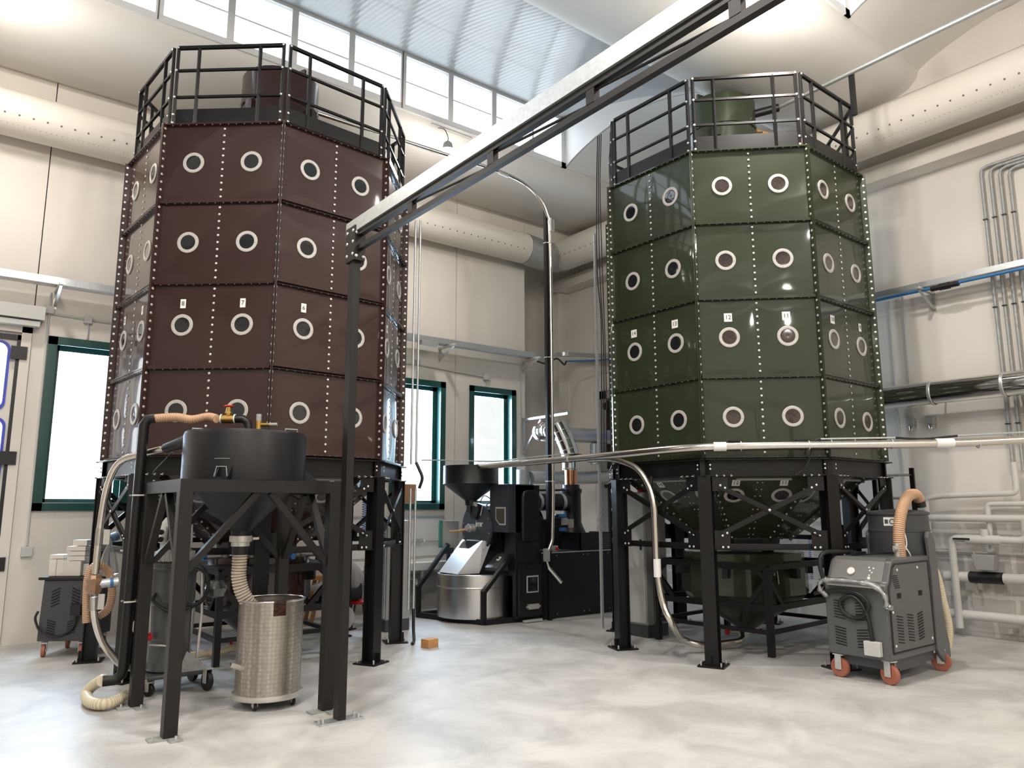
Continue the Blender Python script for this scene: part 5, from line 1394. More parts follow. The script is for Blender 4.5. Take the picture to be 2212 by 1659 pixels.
# destoner tower
mb = MB(); mb.box((6.15, 8.053, 1.17), (6.60, 8.462, 1.81)); fb = mb.build('feeder_box', mat('satin_black_bluish_lit', (.028, .031, .042), rough=.4), rt, smooth=None, bevel=.004)  # black box, the bluish light on it put into its colour
mb = MB(); o_ = [(8.32, 1.505), (8.10, 1.505), (8.10, 1.265), (8.23, 1.265), (8.32, 1.34)]; mb.prism(o_, 'X', 6.142, 6.15); wf = mb.build('window_frame', 'bolt', fb, smooth=None)
c_ = Vector((8.205, 1.388)); mb = MB(); mb.prism([(c_.x + (a - c_.x) * .82, c_.y + (b - c_.y) * .82) for a, b in o_], 'X', 6.138, 6.143); mb.build('window_glass', 'port2', wf, smooth=None)
mb = MB(); mb.box((6.28, 8.053, .05), (6.70, 8.30, 1.80)); mb.build('elevator_tower', 'matblack', rt, smooth=None, bevel=.004)
mb = MB(); mb.prism([(6.40, 1.05), (6.66, 1.05), (6.66, 1.62), (6.64, 1.70), (6.58, 1.735), (6.44, 1.735), (6.38, 1.70), (6.36, 1.62), (6.36, 1.05)][::-1], 'Y', 8.0, 8.055); mb.build('tower_cover', 'matblack', rt, smooth=.5, bevel=.02)
mb = MB(); mb.box((6.30, 8.0, .08), (6.68, 8.07, .74)); mb.build('lower_cover', 'matblack', rt, smooth=None, bevel=.006)
mb = MB(); o2 = [(6.42, .38), (6.62, .38), (6.62, .60), (6.42, .60)]; mb.prism(o2, 'Y', 7.992, 8.0); w2 = mb.build('lower_window_frame', 'ring', rt, smooth=None); mb = MB(); mb.box((6.437, 7.987, .398), (6.603, 7.992, .582)); mb.build('window_glass', 'port', w2, smooth=None)
mb = MB(); mb.box((6.43, 7.965, .17), (6.61, 8.0, .235)); mb.tube((6.40, 7.98, .20), (6.64, 7.98, .20), .012, 8); mb.build('clean_out_handle', 'zinc', rt)
mb = MB(); mb.box((6.35, 7.96, .01), (6.66, 8.0, .04)); mb.build('drip_tray', 'bolt', rt, smooth=None)
mb = MB(); mb.box((5.98 + .3, 8.12, .05), (6.33, 8.30, .60)); mb.build('side_box', 'matblack', rt, smooth=None)
# fan casing, afterburner, flue
mb = MB(); mb.tube((6.80, 8.45, 1.575), (7.60, 8.52, 1.575), .125, 32); mb.build('exhaust_drum', 'matblack', rt)
mb = MB(); 
for x in (7.0, 7.48): mb.lathe([(.129, -.03), (.131, 0), (.129, .03)], (x, 8.47 + (x - 7) * .08, 1.575), 32, axis='X', caps=False)
mb.build('clamp_band', 'galv', rt)
mb = MB(); mb.bar((6.85, 8.4, 1.74), (7.55, 8.5, 1.755), .03, .03); mb.build('lifting_bar', 'matblack', rt, smooth=None)
mb = MB(); mb.lathe([(.30, .885), (.30, .95), (.17, 1.22), (.15, 1.28), (.148, 1.70), (.165, 1.73), (.165, 1.77), (.13, 1.79), (.13, 1.84)], (7.80, 8.62, 0), 36); mb.build('cyclone_stack', 'matblack', rt)
mb = MB(); mb.lathe([(.096, 1.84), (.096, 2.10)], (7.80, 8.62, 0), 32); mb.build('flue_collar', 'copper', rt)
fl_ = [(7.80, 8.62, 2.06), (7.80, 8.62, 2.25), (7.78, 8.64, 2.38), (7.72, 8.70, 2.60), (7.66, 8.76, 2.78)]
mb = MB(); mb.path(catmull(fl_, 6), .135, n=28); mb.lathe([(.14, 2.07), (.145, 2.08), (.14, 2.09)], (7.80, 8.62, 0), 32, caps=False); mb.build('insulated_flue', 'chrome', rt)
mb = MB()
P_ = catmull(fl_, 6)
for k in (8, 12, 16, 20, 24):
    p = P_[min(k, len(P_) - 1)]; d = (P_[min(k, len(P_) - 1)] - P_[min(k, len(P_) - 1) - 1]).normalized(); mb.tube(p - d * .006, p + d * .006, .139, 28)
mb.build('flue_seam', 'zinc', rt)
fd = thing('wall_duct', 'upper shiny flexible exhaust duct bending to the right wall beside the corner column', 'duct', (8.2, 9.4, 2.6))
mb = MB(); hose(mb, [(7.68, 8.76, 2.66), (7.66, 9.0, 2.70), (7.75, 9.25, 2.70), (8.0, 9.45, 2.72), (8.4, 9.55, 2.72)], .15, .06, .012, 24); mb.build('flex_bend', 'chrome', fd)
mb = MB(); mb.path([(8.4, 9.55, 2.72), (9.3, 9.72, 2.76), (9.95, 9.74, 2.76)], .13, n=24); mb.lathe([(.16, -.02), (.16, .02)], (9.9, 9.74, 2.76), 24, axis='X'); mb.tube((9.35, 9.70, 2.62), (9.35, 9.70, 2.25), .075, 16); mb.build('duct_tube', 'galv', fd)
fd = thing('wall_duct', 'lower horizontal galvanised duct into the right wall behind the roaster flue', 'duct', (8.8, 9.75, 2.0))
mb = MB(); mb.path([(8.0, 9.86, 1.98), (9.0, 9.86, 2.01), (9.95, 9.86, 2.05)], .115, n=24); mb.lathe([(.14, -.05), (.14, .05)], (9.84, 9.86, 2.05), 24, axis='X'); mb.build('duct_tube', 'galv', fd)
mb = MB(); mb.tube((7.88, 9.9, 1.2), (7.88, 9.9, 2.12), .11, 20); tag(mb.build('exhaust_pipe', 'galvdull'), 'short upright grey duct beside the right green window behind the roaster', 'duct')
mb = MB(); mb.path([(7.1, 8.3, 1.40), (7.1, 8.3, .90)], .03, n=10); mb.cbox((7.25, 8.28, 1.28), (.28, .14, .14)); mb.build('gas_train', 'matblack', rt)
mb = MB(); mb.cbox((7.28, 8.20, 1.30), (.10, .05, .10)); mb.cbox((7.40, 8.20, 1.27), (.08, .05, .12)); mb.build('gas_actuator', 'panelg', rt, smooth=None)
mb = MB(); mb.cbox((7.25, 8.20, 1.385), (.10, .06, .04)); mb.cbox((7.24, 8.20, 1.19), (.08, .05, .05)); mb.build('solenoid_cap', 'blue', rt, smooth=None)
mb = MB(); mb.cbox((7.1, 8.5, 1.12), (.5, .35, .42)); mb.tube((7.45, 8.5, 1.1), (7.45, 8.5, 1.4), .09, 16); mb.build('fan_casing', 'matblack', rt, bevel=.02)
mb = MB(); mb.box((7.46, 8.06, .89), (8.06, 8.08, 1.14)); mb.box((7.46, 8.06, .89), (7.475, 8.5, 1.14)); mb.box((8.05, 8.06, .89), (8.06, 8.5, 1.14)); gd = mb.build('guard_cage', 'matblack', rt, smooth=None)
mb = MB()
for k in range(9):
    for j in range(8): mb.dome((7.86 + k * .022 + (j % 2) * .011, 8.059, .92 + j * .027), .006, (0, -1, 0), n=5, h=.3)
mb.build('guard_perforation', 'panelg', gd)
mb = MB(); mb.box((6.95, 8.10, .89), (7.07, 8.16, .97)); mb.build('stop_box', 'conduit', rt, smooth=None); MB().tube((7.04, 8.10, .93), (7.04, 8.075, .93), .022, 14).build('stop_button', 'red', rt)
# triangular wall bracket over the roaster
mb = MB(); mb.bar((8.2, 10.29, 3.02), (8.2, 9.10, 3.02), .04, .04); mb.bar((8.2, 10.27, 2.45), (8.2, 9.80, 2.98), .03, .03); mb.box((8.18, 10.26, 2.42), (8.22, 10.299, 3.06)); tag(mb.build('wall_bracket', 'galv', smooth=None), 'triangular galvanised bracket arm on the back wall above the roaster flue', 'bracket')
# grey and teal box by the roaster
t = thing('electric_box', 'grey electric box with a teal edge standing on a post left of the roaster', 'electric box', (6.1, 9.45, 0))
mb = MB(); mb.cbox((6.12, 9.42, 1.12), (.26, .05, .38), -.35); mb.build('box_body', 'panelg', t, smooth=None, bevel=.004); mb = MB(); mb.cbox((5.99, 9.46, 1.12), (.05, .07, .39), -.35); mb.build('box_edge', 'teal', t, smooth=None)
mb = MB(); mb.box((6.08, 9.40, 0), (6.12, 9.44, .93)); mb.cbox((6.1, 9.42, .88), (.14, .08, .08)); mb.build('box_post', 'greyv2', t, smooth=None)

# ------------------------------------------------------------------ wash trough and splash back
t = thing('wash_trough', 'long white ceramic wash trough on the back wall left of the roaster', 'sink', (5.9, 10.1, .55))
mb = MB(); mb.prism([(10.29, .56), (9.86, .58), (9.84, .695), (9.87, .71), (9.91, .70), (9.93, .62), (10.24, .62), (10.26, .72), (10.29, .72)], 'X', 5.0, 6.5); mb.build('trough_basin', 'ceramic', t, smooth=None, bevel=.01)
mb = MB(); mb.path([(6.05, 10.05, .565), (6.05, 10.05, .40), (6.05, 10.05, .36), (6.01, 10.06, .33), (5.97, 10.08, .36), (5.97, 10.1, .42), (5.97, 10.29, .44)], .026, n=12); mb.build('waste_trap', 'ceramic', t)
t = thing('wall_tap', 'chrome mixer tap bar on the splash board over the wash trough', 'tap', (6.05, 10.2, 1.0))
mb = MB(); mb.tube((5.1, 10.255, 1.0), (6.5, 10.255, .99), .011, 8); mb.tube((6.04, 10.26, 1.0), (6.04, 10.15, .99), .018, 10); mb.path([(6.04, 10.15, .99), (6.06, 10.05, 1.02), (6.06, 10.0, .98)], .009, n=8); mb.box((6.0, 10.14, 1.01), (6.09, 10.17, 1.03)); mb.build('tap_body', 'bolt', t)
t = thing('splash_board', 'pale splash board fixed to the back wall above the wash trough', 'board', (5.8, 10.28, 1.1))
MB().box((4.7, 10.275, .76), (6.55, 10.299, 1.36)).build('board_panel', 'panelg' if False else 'ceramic', t, smooth=None)
mb = MB(); mb.box((4.7, 10.26, 1.345), (6.57, 10.299, 1.375)); mb.build('board_rail', 'galv', t, smooth=None)
mb = MB(); mb.box((5.80, 10.30, 1.54), (6.06, 10.33, 1.86)); tag(mb.build('cardboard_sheet', 'card', smooth=None), 'brown cardboard sheet propped on the sill of the middle green window', 'cardboard')
mb = MB(); mb.cbox((4.50, 7.30, .045), (.15, .12, .09), .2); tag(mb.build('wooden_block', 'wood', smooth=None, bevel=.004), 'small orange wooden block on the floor by the right leg of the brown silo', 'block')
# wooden trestle and cable reel under the brown silo
t = thing('wooden_trestle', 'raw wooden trestle standing behind the brown silo', 'trestle', (4.3, 9.9, 0))
for (x, s) in ((4.20, 1), (4.60, -1)):
    for y in (9.80, 10.0): MB().bar((x, y, 0), (x + .12 * s, y, .55), .03, .05).build('leg', 'wood', t, smooth=None)
mb = MB(); mb.bar((4.2, 9.9, .57), (4.6, 9.9, .57), .22, .05); mb.build('top_bar', 'wood', t, smooth=None)
t = thing('wire_reel', 'shiny metal wire reel standing on a small black stand behind the truss post', 'reel', (4.0, 8.55, .2))
R4 = Matrix(((0, 0, 1), (0, 1, 0), (-1, 0, 0)))
mb = MB(); mb.lathe([(.135, -.045), (.14, -.04), (.10, -.038), (.10, .038), (.14, .04), (.135, .045)], (4.03, 8.50, .22), 28, axis='Y'); mb.build('reel_drum', 'aluspool', t)
mb = MB(); mb.box((3.93, 8.44, 0), (4.13, 8.56, .02)); mb.bar((4.03, 8.44, .02), (4.03, 8.44, .24), .02, .02); mb.bar((4.03, 8.56, .02), (4.03, 8.56, .24), .02, .02); mb.build('reel_stand', 'black', t, smooth=None)

# ------------------------------------------------------------------ person on a red stool behind the brown silo
t = thing('stool', 'low red topped stool behind the brown silo', 'stool', (4.58, 9.18, 0))
mb = MB(); mb.lathe([(.16, .28), (.165, .29), (.165, .31), (.15, .32), (0, .322)], (4.58, 9.18, 0), 24); mb.build('seat', 'red', t)
for k in range(4): a = k * pi / 2 + .6; MB().tube((4.58 + .10 * cos(a), 9.18 + .10 * sin(a), .28), (4.58 + .17 * cos(a), 9.18 + .17 * sin(a), 0), .012, 8).build('leg', 'black', t)
def skin(name, chains, m, parent, root=0, sub=2):
    # chains: list of lists of (point, radius); points shared by index given as int
    vs = []; rs = []; es = []
    for ch in chains:
        prev = None
        for it in ch:
            if isinstance(it, int): i = it
            else: vs.append(it[0]); rs.append(it[1]); i = len(vs) - 1
            if prev is not None: es.append((prev, i))
            prev = i
    me = bpy.data.meshes.new(name); off = parent.location if parent else Vector((0, 0, 0))
    me.from_pydata([tuple(Vector(v) - off) for v in vs], es, []); me.materials.append(M[m])
    o = bpy.data.objects.new(name, me); COL.objects.link(o); o.parent = parent
    md = o.modifiers.new('skin', 'SKIN'); md.use_smooth_shade = True
    for i, r in enumerate(rs): me.skin_vertices[0].data[i].radius = (r, r) if not isinstance(r, tuple) else r
    me.skin_vertices[0].data[root].use_root = True
    s = o.modifiers.new('sub', 'SUBSURF'); s.levels = sub; s.render_levels = sub
    return o
pn = thing('person', 'person in a grey sweatshirt sitting bent forward on the red stool', 'person', (4.56, 9.2, 0))
body = skin('body', [[((4.57, 9.19, .42), .14), ((4.52, 9.22, .56), .135), ((4.45, 9.27, .68), .15), ((4.36, 9.33, .76), .15), ((4.27, 9.38, .79), .075), ((4.22, 9.41, .80), .055)],
                     [0, ((4.50, 9.10, .40), .085), ((4.22, 9.14, .46), .07), ((4.16, 9.17, .42), .062), ((4.20, 9.14, .22), .052), ((4.22, 9.12, .07), .04), ((4.12, 9.17, .04), .035), ((4.05, 9.21, .03), .025)],
                     [0, ((4.62, 9.30, .40), .085), ((4.40, 9.47, .46), .07), ((4.34, 9.50, .42), .062), ((4.37, 9.47, .22), .052), ((4.39, 9.45, .07), .04), ((4.30, 9.51, .04), .035), ((4.23, 9.56, .03), .025)],
                     ], 'trousers', pn)
hood = skin('hooded_sweatshirt', [[((4.575, 9.19, .40), .165), ((4.53, 9.22, .54), .165), ((4.46, 9.27, .67), .175), ((4.37, 9.33, .75), .165), ((4.29, 9.375, .79), .09)],
                     [3, ((4.28, 9.24, .70), .075), ((4.14, 9.22, .56), .055), ((4.06, 9.26, .50), .048), ((3.93, 9.35, .48), .036)],
                     [3, ((4.42, 9.44, .70), .075), ((4.30, 9.52, .56), .055), ((4.22, 9.53, .50), .048), ((4.06, 9.56, .48), .036)]], 'hoodie', pn)
hd = MB(); hc_ = Vector((4.16, 9.45, .82))
hd.lathe([(0, -.11), (.05, -.095), (.075, -.05), (.082, 0), (.08, .05), (.055, .095), (0, .115)], tuple(hc_), 20, mx=Matrix.Rotation(radians(35), 3, Vector((.6, .8, 0))))
hdo = hd.build('head', 'skin', pn)
f_ = Vector((-.78, .5, -.25)).normalized(); s_ = f_.cross(Vector((0, 0, 1))).normalized(); u_ = s_.cross(f_)
mb = MB(); mb.lathe([(.014, 0), (.010, .02), (0, .03)], tuple(hc_ + f_ * .07 - u_ * .01), 8, mx=Matrix((s_, u_, f_)).transposed())
for sg in (-1, 1): mb.cbox(hc_ + s_ * (.082 * sg), (.012, .03, .045), mx=Matrix((s_, f_, u_)).transposed())
mb.build('nose_and_ears', 'skin', hdo)
mb = MB()
for sg in (-1, 1): mb.dome(hc_ + f_ * .072 + s_ * (.028 * sg) + u_ * .015, .010, f_)
mb.cbox(hc_ + f_ * .073 - u_ * .045, (.04, .006, .006), mx=Matrix((s_, f_, u_)).transposed()); mb.build('eyes_and_mouth', 'trousers', hdo)
mb = MB(); mb.lathe([(.088, -.01), (.09, .04), (.065, .095), (0, .122)], tuple(hc_ - f_ * .012), 20, mx=Matrix((s_, -f_, u_)).transposed(), caps=False); mb.build('hair', 'hair', pn)
for (wx, dy) in (((3.93, 9.35, .48), 0), ((4.06, 9.56, .48), 0)):
    w = Vector(wx); d = Vector((-.8, .45, -.2)).normalized(); sd = d.cross(Vector((0, 0, 1))).normalized(); ch = [[(w, .026), (w + d * .05, .030), (w + d * .085, .024)]]
    k0 = 2
    for j, (o_, ln) in enumerate(((-.024, .05), (-.008, .062), (.008, .058), (.023, .046))):
        ch.append([k0, (w + d * .10 + sd * o_, .0095), (w + d * (.10 + ln * .6) + sd * o_ * 1.1 + Vector((0, 0, -.012)), .0085), (w + d * (.10 + ln) + sd * o_ * 1.1 + Vector((0, 0, -.035)), .0075)])
    ch.append([1, (w + d * .06 + sd * .038, .011), (w + d * .09 + sd * .05 + Vector((0, 0, -.01)), .009)])
    skin('hand', ch, 'skin', pn)

# ------------------------------------------------------------------ machines on wheels
def caster(parent, c, r, rz, tyre='redwheel', w=.034, zt=None, up=None):
    zt = zt or 2 * r + .04; R3 = Matrix.Rotation(rz, 3, 'Z')
    mb = MB(); mb.lathe([(r * .72, -w / 2), (r * .95, -w / 2), (r, -w * .3), (r, w * .3), (r * .95, w / 2), (r * .72, w / 2)], c, 26, mx=R3 @ Matrix.Rotation(pi / 2, 3, 'Y')); o = mb.build('castor', tyre, parent)
    mb = MB(); mb.lathe([(0, -w * .35), (r * .72, -w * .35), (r * .72, w * .35), (0, w * .35)], c, 20, mx=R3 @ Matrix.Rotation(pi / 2, 3, 'Y')); mb.lathe([(r * .25, -w * .75), (r * .25, w * .75)], c, 12, mx=R3 @ Matrix.Rotation(pi / 2, 3, 'Y'))
    c = Vector(c)
    for s in (-1, 1): mb.cbox(c + R3 @ Vector((s * w * .75, 0, r * .55)), (.005, r * .7, r * 1.5), mx=R3)
    mb.cbox((c.x, c.y, c.z + r * 1.28), (w * 1.7, r * 1.1, .01), mx=R3); mb.build('castor_fork', 'bolt', o); return o
def louvres(mb, o, rt_, upv, nrm, cols, rows, cw, chh, gx, chev=0.0):
    for i in range(cols):
        for j in range(rows):
            c = o + rt_ * (i * gx) + upv * (j * chh)
            a = c - rt_ * (cw / 2) + upv * (chev * (1 if i < cols / 2 else -1)); b = c + rt_ * (cw / 2) - upv * (chev * (1 if i < cols / 2 else -1))
            mb.bar(a + nrm * .002, b + nrm * .002, chh * .34, .006, up=tuple(nrm))
# big vacuum on the right
bx0, bx1, by0, by1 = 6.60, 7.46, 3.30, 3.86
V_ = thing('industrial_vacuum', 'grey industrial vacuum on orange castors at the right, a tan hose on its tank', 'vacuum cleaner', (bx0, by0, 0))
mb = MB(); mb.prism([(bx0, .20), (bx0, .80), (bx0 + .01, .835), (bx0 + .05, .845), (bx0 + .10, .95), (bx0 + .14, 1.02), (bx0 + .19, 1.045), (bx1, 1.05), (bx1, .20)], 'Y', by0, by1)
bd = mb.build('vacuum_body', 'greyv', V_, smooth=.5, bevel=.012)
mb = MB()
o2 = [(bx0 + .055, .26), (bx0 + .055, .80), (bx0 + .10, .86), (bx0 + .14, .97), (bx0 + .19, 1.00), (bx1 - .05, 1.005), (bx1 - .03, .26)]
pts = [(a, by0 - .004, b) for a, b in o2]; mb.path(pts + [pts[0]], .008, n=8, caps=False); mb.build('panel_seal', 'rubber', bd)
mb = MB(); mb.prism([(bx0 + .063, .27), (bx0 + .063, .80), (bx0 + .107, .86), (bx0 + .147, .963), (bx0 + .19, .992), (bx1 - .058, .997), (bx1 - .038, .27)], 'Y', by0 - .006, by0 - .001); sp_ = mb.build('side_panel', 'greyv', bd, smooth=None)
mb = MB(); rr, uu_, nn_ = Vector((1, 0, 0)), Vector((0, 0, 1)), Vector((0, -1, 0))
louvres(mb, Vector((bx0 + .20, by0 - .006, .34)), rr, uu_, nn_, 3, 10, .10, .024, .19, .008); louvres(mb, Vector((bx0 + .20, by0 - .006, .80)), rr, Vector((-.35, 0, 1)).normalized(), nn_, 1, 7, .09, .018, .2, .0); mb.build('louvres', 'inside', sp_, smooth=None)
mb = MB()
for x in (bx0 + .22, bx0 + .62): mb.cbox((x, by0 - .007, .73), (.07, .004, .045))
mb.build('grip_hole', 'inside', sp_, smooth=None)
mb = MB()
for x, z in ((bx0 + .10, .32), (bx0 + .09, .60), (bx0 + .22, .95), (bx0 + .60, .955), (bx1 - .08, .32)): mb.dome((x, by0 - .006, z), .012, (0, -1, 0))
mb.build('panel_screws', 'label', sp_)
mb = MB(); louvres(mb, Vector((bx0, by1 - .13, .52)), Vector((0, -1, 0)), uu_, Vector((-1, 0, 0)), 2, 7, .10, .024, .20, .006); louvres(mb, Vector((bx0, by1 - .13, .29)), Vector((0, -1, 0)), uu_, Vector((-1, 0, 0)), 2, 7, .10, .024, .20, .006); mb.build('louvres', 'inside', bd, smooth=None)
# control face: gauge and lamps
mb = MB(); mb.add([(bx0 + .046, by0 + .05, .850), (bx0 + .046, by1 - .03, .850), (bx0 + .134, by1 - .03, 1.022), (bx0 + .134, by0 + .05, 1.022), (bx0 + .186, by1 - .03, 1.050), (bx0 + .186, by0 + .05, 1.050)], [(0, 1, 2, 3), (3, 2, 4, 5)]); mb.build('control_face', mat('satin_grey_face', (.22, .215, .20), rough=.3, metal=.5), bd)
ns = Vector((-.92, 0, .40)).normalized()
gm = Matrix((Vector((0, -1, 0)), Vector((0, -1, 0)).cross(ns) * -1, ns)).transposed()
mb = MB(); mb.lathe([(.036, 0), (.036, .012), (.030, .014)], (bx0 + .085, by1 - .22, .925), 24, mx=gm); g = mb.build('pressure_gauge', 'bolt', bd); mb = MB(); mb.lathe([(0, .015), (.028, .015)], (bx0 + .085, by1 - .22, .925), 20, mx=gm, caps=False); mb.build('gauge_dial', 'label', g)
mb = MB()
for y, z in ((3.47, .90), (3.47, .94), (3.44, .96), (3.45, .925), (3.48, .965)): mb.dome((bx0 + .06 + (z - .87) * .44, y, z), .008, ns)
mb.dome((bx0 + .062, 3.47, .875), .016, ns); mb.build('indicator_lamps', 'label', bd)
# handle wrapped in film, front rim
mb = MB(); hp_ = catmull([(bx0 - .01, by1 - .03, .70), (bx0 - .06, by1 + .01, .76), (bx0 - .09, by1 - .02, .83), (bx0 - .10, by1 - .12, .855), (bx0 - .10, by0 + .2, .855), (bx0 - .09, by0 + .05, .83), (bx0 - .06, by0 - .02, .75), (bx0 - .015, by0 - .01, .66), (bx0 - .03, by0 - .06, .65)], 6)
rq = random.Random(3); mb.path(hp_, .026, n=10, rfun=lambda t: .024 + .006 * sin(t * 60) + .004 * sin(t * 23)); mb.build('handle_film', 'film', V_)
MB().path(hp_[:-6], .012, n=8).build('push_handle', 'bolt', V_)
mb = MB(); mb.box((bx0 - .03, by0 + .06, .80), (bx0 + .0, by1 - .04, .815)); mb.build('front_ledge', 'brushed', V_, smooth=None)
# tank
tc = (7.56, 3.60)
mb = MB(); mb.lathe([(.265, .62), (.27, .63), (.27, 1.26), (.275, 1.265), (.275, 1.28), (.27, 1.285), (.265, 1.42), (.28, 1.425), (.28, 1.445), (.25, 1.46), (0, 1.48)], (*tc, 0), 40); tk = mb.build('filter_tank', 'greyv2', V_)
mb = MB(); q = Vector((tc[0], tc[1], 0)) + Vector((-.85, -.15, 0)).normalized() * .268; R5 = Matrix((Vector((.17, -.98, 0)), Vector((0, 0, 1)), Vector((-.98, -.17, 0)))).transposed()
mb.cbox((q.x, q.y, 1.36), (.11, .08, .006), mx=R5); lb = mb.build('warning_sticker', 'label', tk, smooth=None); mb = MB(); mb.ring(Vector((q.x, q.y, 1.36)) + R5 @ Vector((.022, 0, .003)), .026, .017, .002, R5, 18); mb.cbox(Vector((q.x, q.y, 1.36)) + R5 @ Vector((-.03, 0, .004)), (.03, .04, .001), mx=R5); mb.build('sticker_pictogram', 'ink', lb)
tph = [(7.170, 3.420, 1.042), (7.167, 3.420, 1.181), (7.206, 3.420, 1.349), (7.318, 3.430, 1.498), (7.470, 3.440, 1.598), (7.638, 3.450, 1.618), (7.738, 3.460, 1.565), (7.754, 3.460, 1.497)]
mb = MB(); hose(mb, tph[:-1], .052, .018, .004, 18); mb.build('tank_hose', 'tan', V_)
MB().path([tph[-2], tph[-1]], .05, n=16).build('hose_cuff', 'rubber', V_)
mb = MB(); mb.path(catmull([(bx0 + .02, by1, .78), (bx0 + .0, by1 + .03, .98), (bx0 + .06, by1 + .01, 1.08), (bx0 + .3, by1 - .05, 1.08), (bx0 + .5, by1 - .06, 1.065)], 6), .020, n=10)
mb.path(catmull([(bx0 + .35, by1 - .2, 1.06), (bx0 + .6, by1 - .3, 1.07), (bx0 + .8, by1 - .35, 1.06)], 5), .008, n=6); mb.cbox((bx0 + .42, by1 - .12, 1.065), (.20, .05, .03)); mb.build('power_cable', 'rubber', V_)
mb = MB(); lpz = Vector((bx0 - .025, by1 - .26, .66))
pc = [(bx0 - .02, by1 + .09, .71), (bx0 - .03, by1 - .02, .74), (bx0 - .03, by1 - .18, .755), (bx0 - .035, by1 - .34, .74), (bx0 - .035, by1 - .42, .66), (bx0 - .03, by1 - .36, .56), (bx0 - .03, by1 - .26, .535), (bx0 - .035, by1 - .18, .58), (bx0 - .035, by1 - .16, .66), (bx0 - .03, by1 - .25, .72), (bx0 - .03, by1 - .34, .68), (bx0 - .03, by1 - .40, .56), (bx0 - .025, by1 - .42, .40), (bx0 - .02, by1 - .42, .33)]
mb.path(catmull(pc, 6), .017, n=10); mb.build('mains_cable', 'rubber', V_)
MB().box((bx0 - .06, by1 - .50, .235), (bx0 - .003, by1 - .36, .355)).build('junction_box', 'conduit', V_, smooth=None, bevel=.006)
mb = MB(); mb.cbox((7.12, 3.42, 1.12), (.06, .05, .05)); mb.tube((7.12, 3.42, 1.02), (7.12, 3.42, 1.17), .022, 10); mb.tube((7.06, 3.42, 1.12), (7.2, 3.42, 1.12), .014, 8); mb.build('air_regulator', 'zinc', V_)
mb = MB(); mb.path(catmull([(7.16, 3.4, 1.05), (7.2, 3.37, 1.15), (7.2, 3.38, 1.26), (7.16, 3.39, 1.24), (7.17, 3.38, 1.16), (7.22, 3.36, 1.08), (7.24, 3.36, 1.05)], 6), .006, n=6); mb.build('pneumatic_tube', 'label', V_)
# rear frame
mb = MB()
prf = [(bx1 - .02, .22), (bx1 + .0, 1.08), (bx1 - .02, 1.22), (bx1 + .01, 1.27), (bx1 + .06, 1.265), (bx1 + .12, 1.18), (bx1 + .13, 1.02), (bx1 + .17, .45), (bx1 + .24, .24), (bx1 + .24, .12), (bx1 + .12, .08), (bx1 + .02, .16)]
for y0 in (by0 - .02, by1 - .02): mb.prism(prf, 'Y', y0, y0 + .04)
mb.build('rear_frame', 'greyv', V_, smooth=.4, bevel=.01)
mb = MB(); mb.box((bx0 + .05, by0 + .03, .12), (bx1, by1 - .03, .2)); mb.cbox((7.05, 3.35, .11), (.5, .04, .02)); mb.build('chassis', 'greyv2', V_, smooth=None)
caster(V_, (bx0 + .04, by1 - .08, .085), .085, -.05, w=.045); caster(V_, (bx0 + .07, by0 + .05, .085), .085, -.22, w=.045); caster(V_, (bx1 + .14, by0 + .03, .085), .085, .25, w=.045); caster(V_, (bx1 + .14, by1 - .06, .085), .085, .05)
ch_ = [(7.72, 3.56, 1.1), (7.82, 3.42, .9), (7.86, 3.38, .6), (7.88, 3.36, .35), (7.84, 3.38, .16), (7.7, 3.42, .08)]
mb = MB(); hose(mb, ch_, .04, .016, .003, 14); tag(mb.build('flexible_hose', 'cream'), 'cream flexible hose hanging behind the big grey vacuum', 'hose')

# dark grey cart at the far left
def cart(o, rz, label):
    t = thing('machine_cart', label, 'cart', (o[0], o[1], 0)); R3 = Matrix.Rotation(rz, 4, 'Z'); Tm = Matrix.Translation((o[0], o[1], 0)) @ R3
    def B(mb, name, m, par=t, **k): mb.xf(Tm); return mb.build(name, m, par, **k)
    w, d, h = .46, .62, .77
    mb = MB(); mb.prism([(0, .16), (w, .16), (w, h), (.02, h)], 'Y', 0, d); bd = B(mb, 'cart_body', 'greyv2', smooth=None, bevel=.01)
    mb = MB(); mb.box((-.03, -.02, h), (w + .02, d + .02, h + .03)); B(mb, 'top_tray', 'rubber', smooth=None, bevel=.006)
    mb = MB(); louvres(mb, Vector((.15, -.001, .52)), Vector((1, 0, 0)), Vector((0, 0, 1)), Vector((0, -1, 0)), 2, 6, .08, .03, .20, -.018); louvres(mb, Vector((.13, -.001, .24)), Vector((1, 0, 0)), Vector((0, 0, 1)), Vector((0, -1, 0)), 2, 6, .08, .024, .20, .012); B(mb, 'louvres', 'inside', bd, smooth=None)
    mb = MB(); mb.box((.33, -.06, .42), (.43, 0, .53)); B(mb, 'plug_box', 'rubber', bd, smooth=None)
    mb = MB(); mb.path(catmull([(.38, -.03, .42), (.36, -.03, .30), (.22, -.03, .21), (.06, -.03, .25), (-.02, -.02, .38), (-.01, 0, .46)], 7), .012, n=8); B(mb, 'cable', 'rubber', bd)
    for x in (.05, w - .04):
        for y in (.06, d - .06):
            q = Tm @ Vector((x, y, .062)); caster(t, tuple(q), .062, rz + .3)
    return t
cart((1.03, 9.26), radians(-33), 'dark grey machine cart on red castors left of the brown silo, loaded with white cartons')
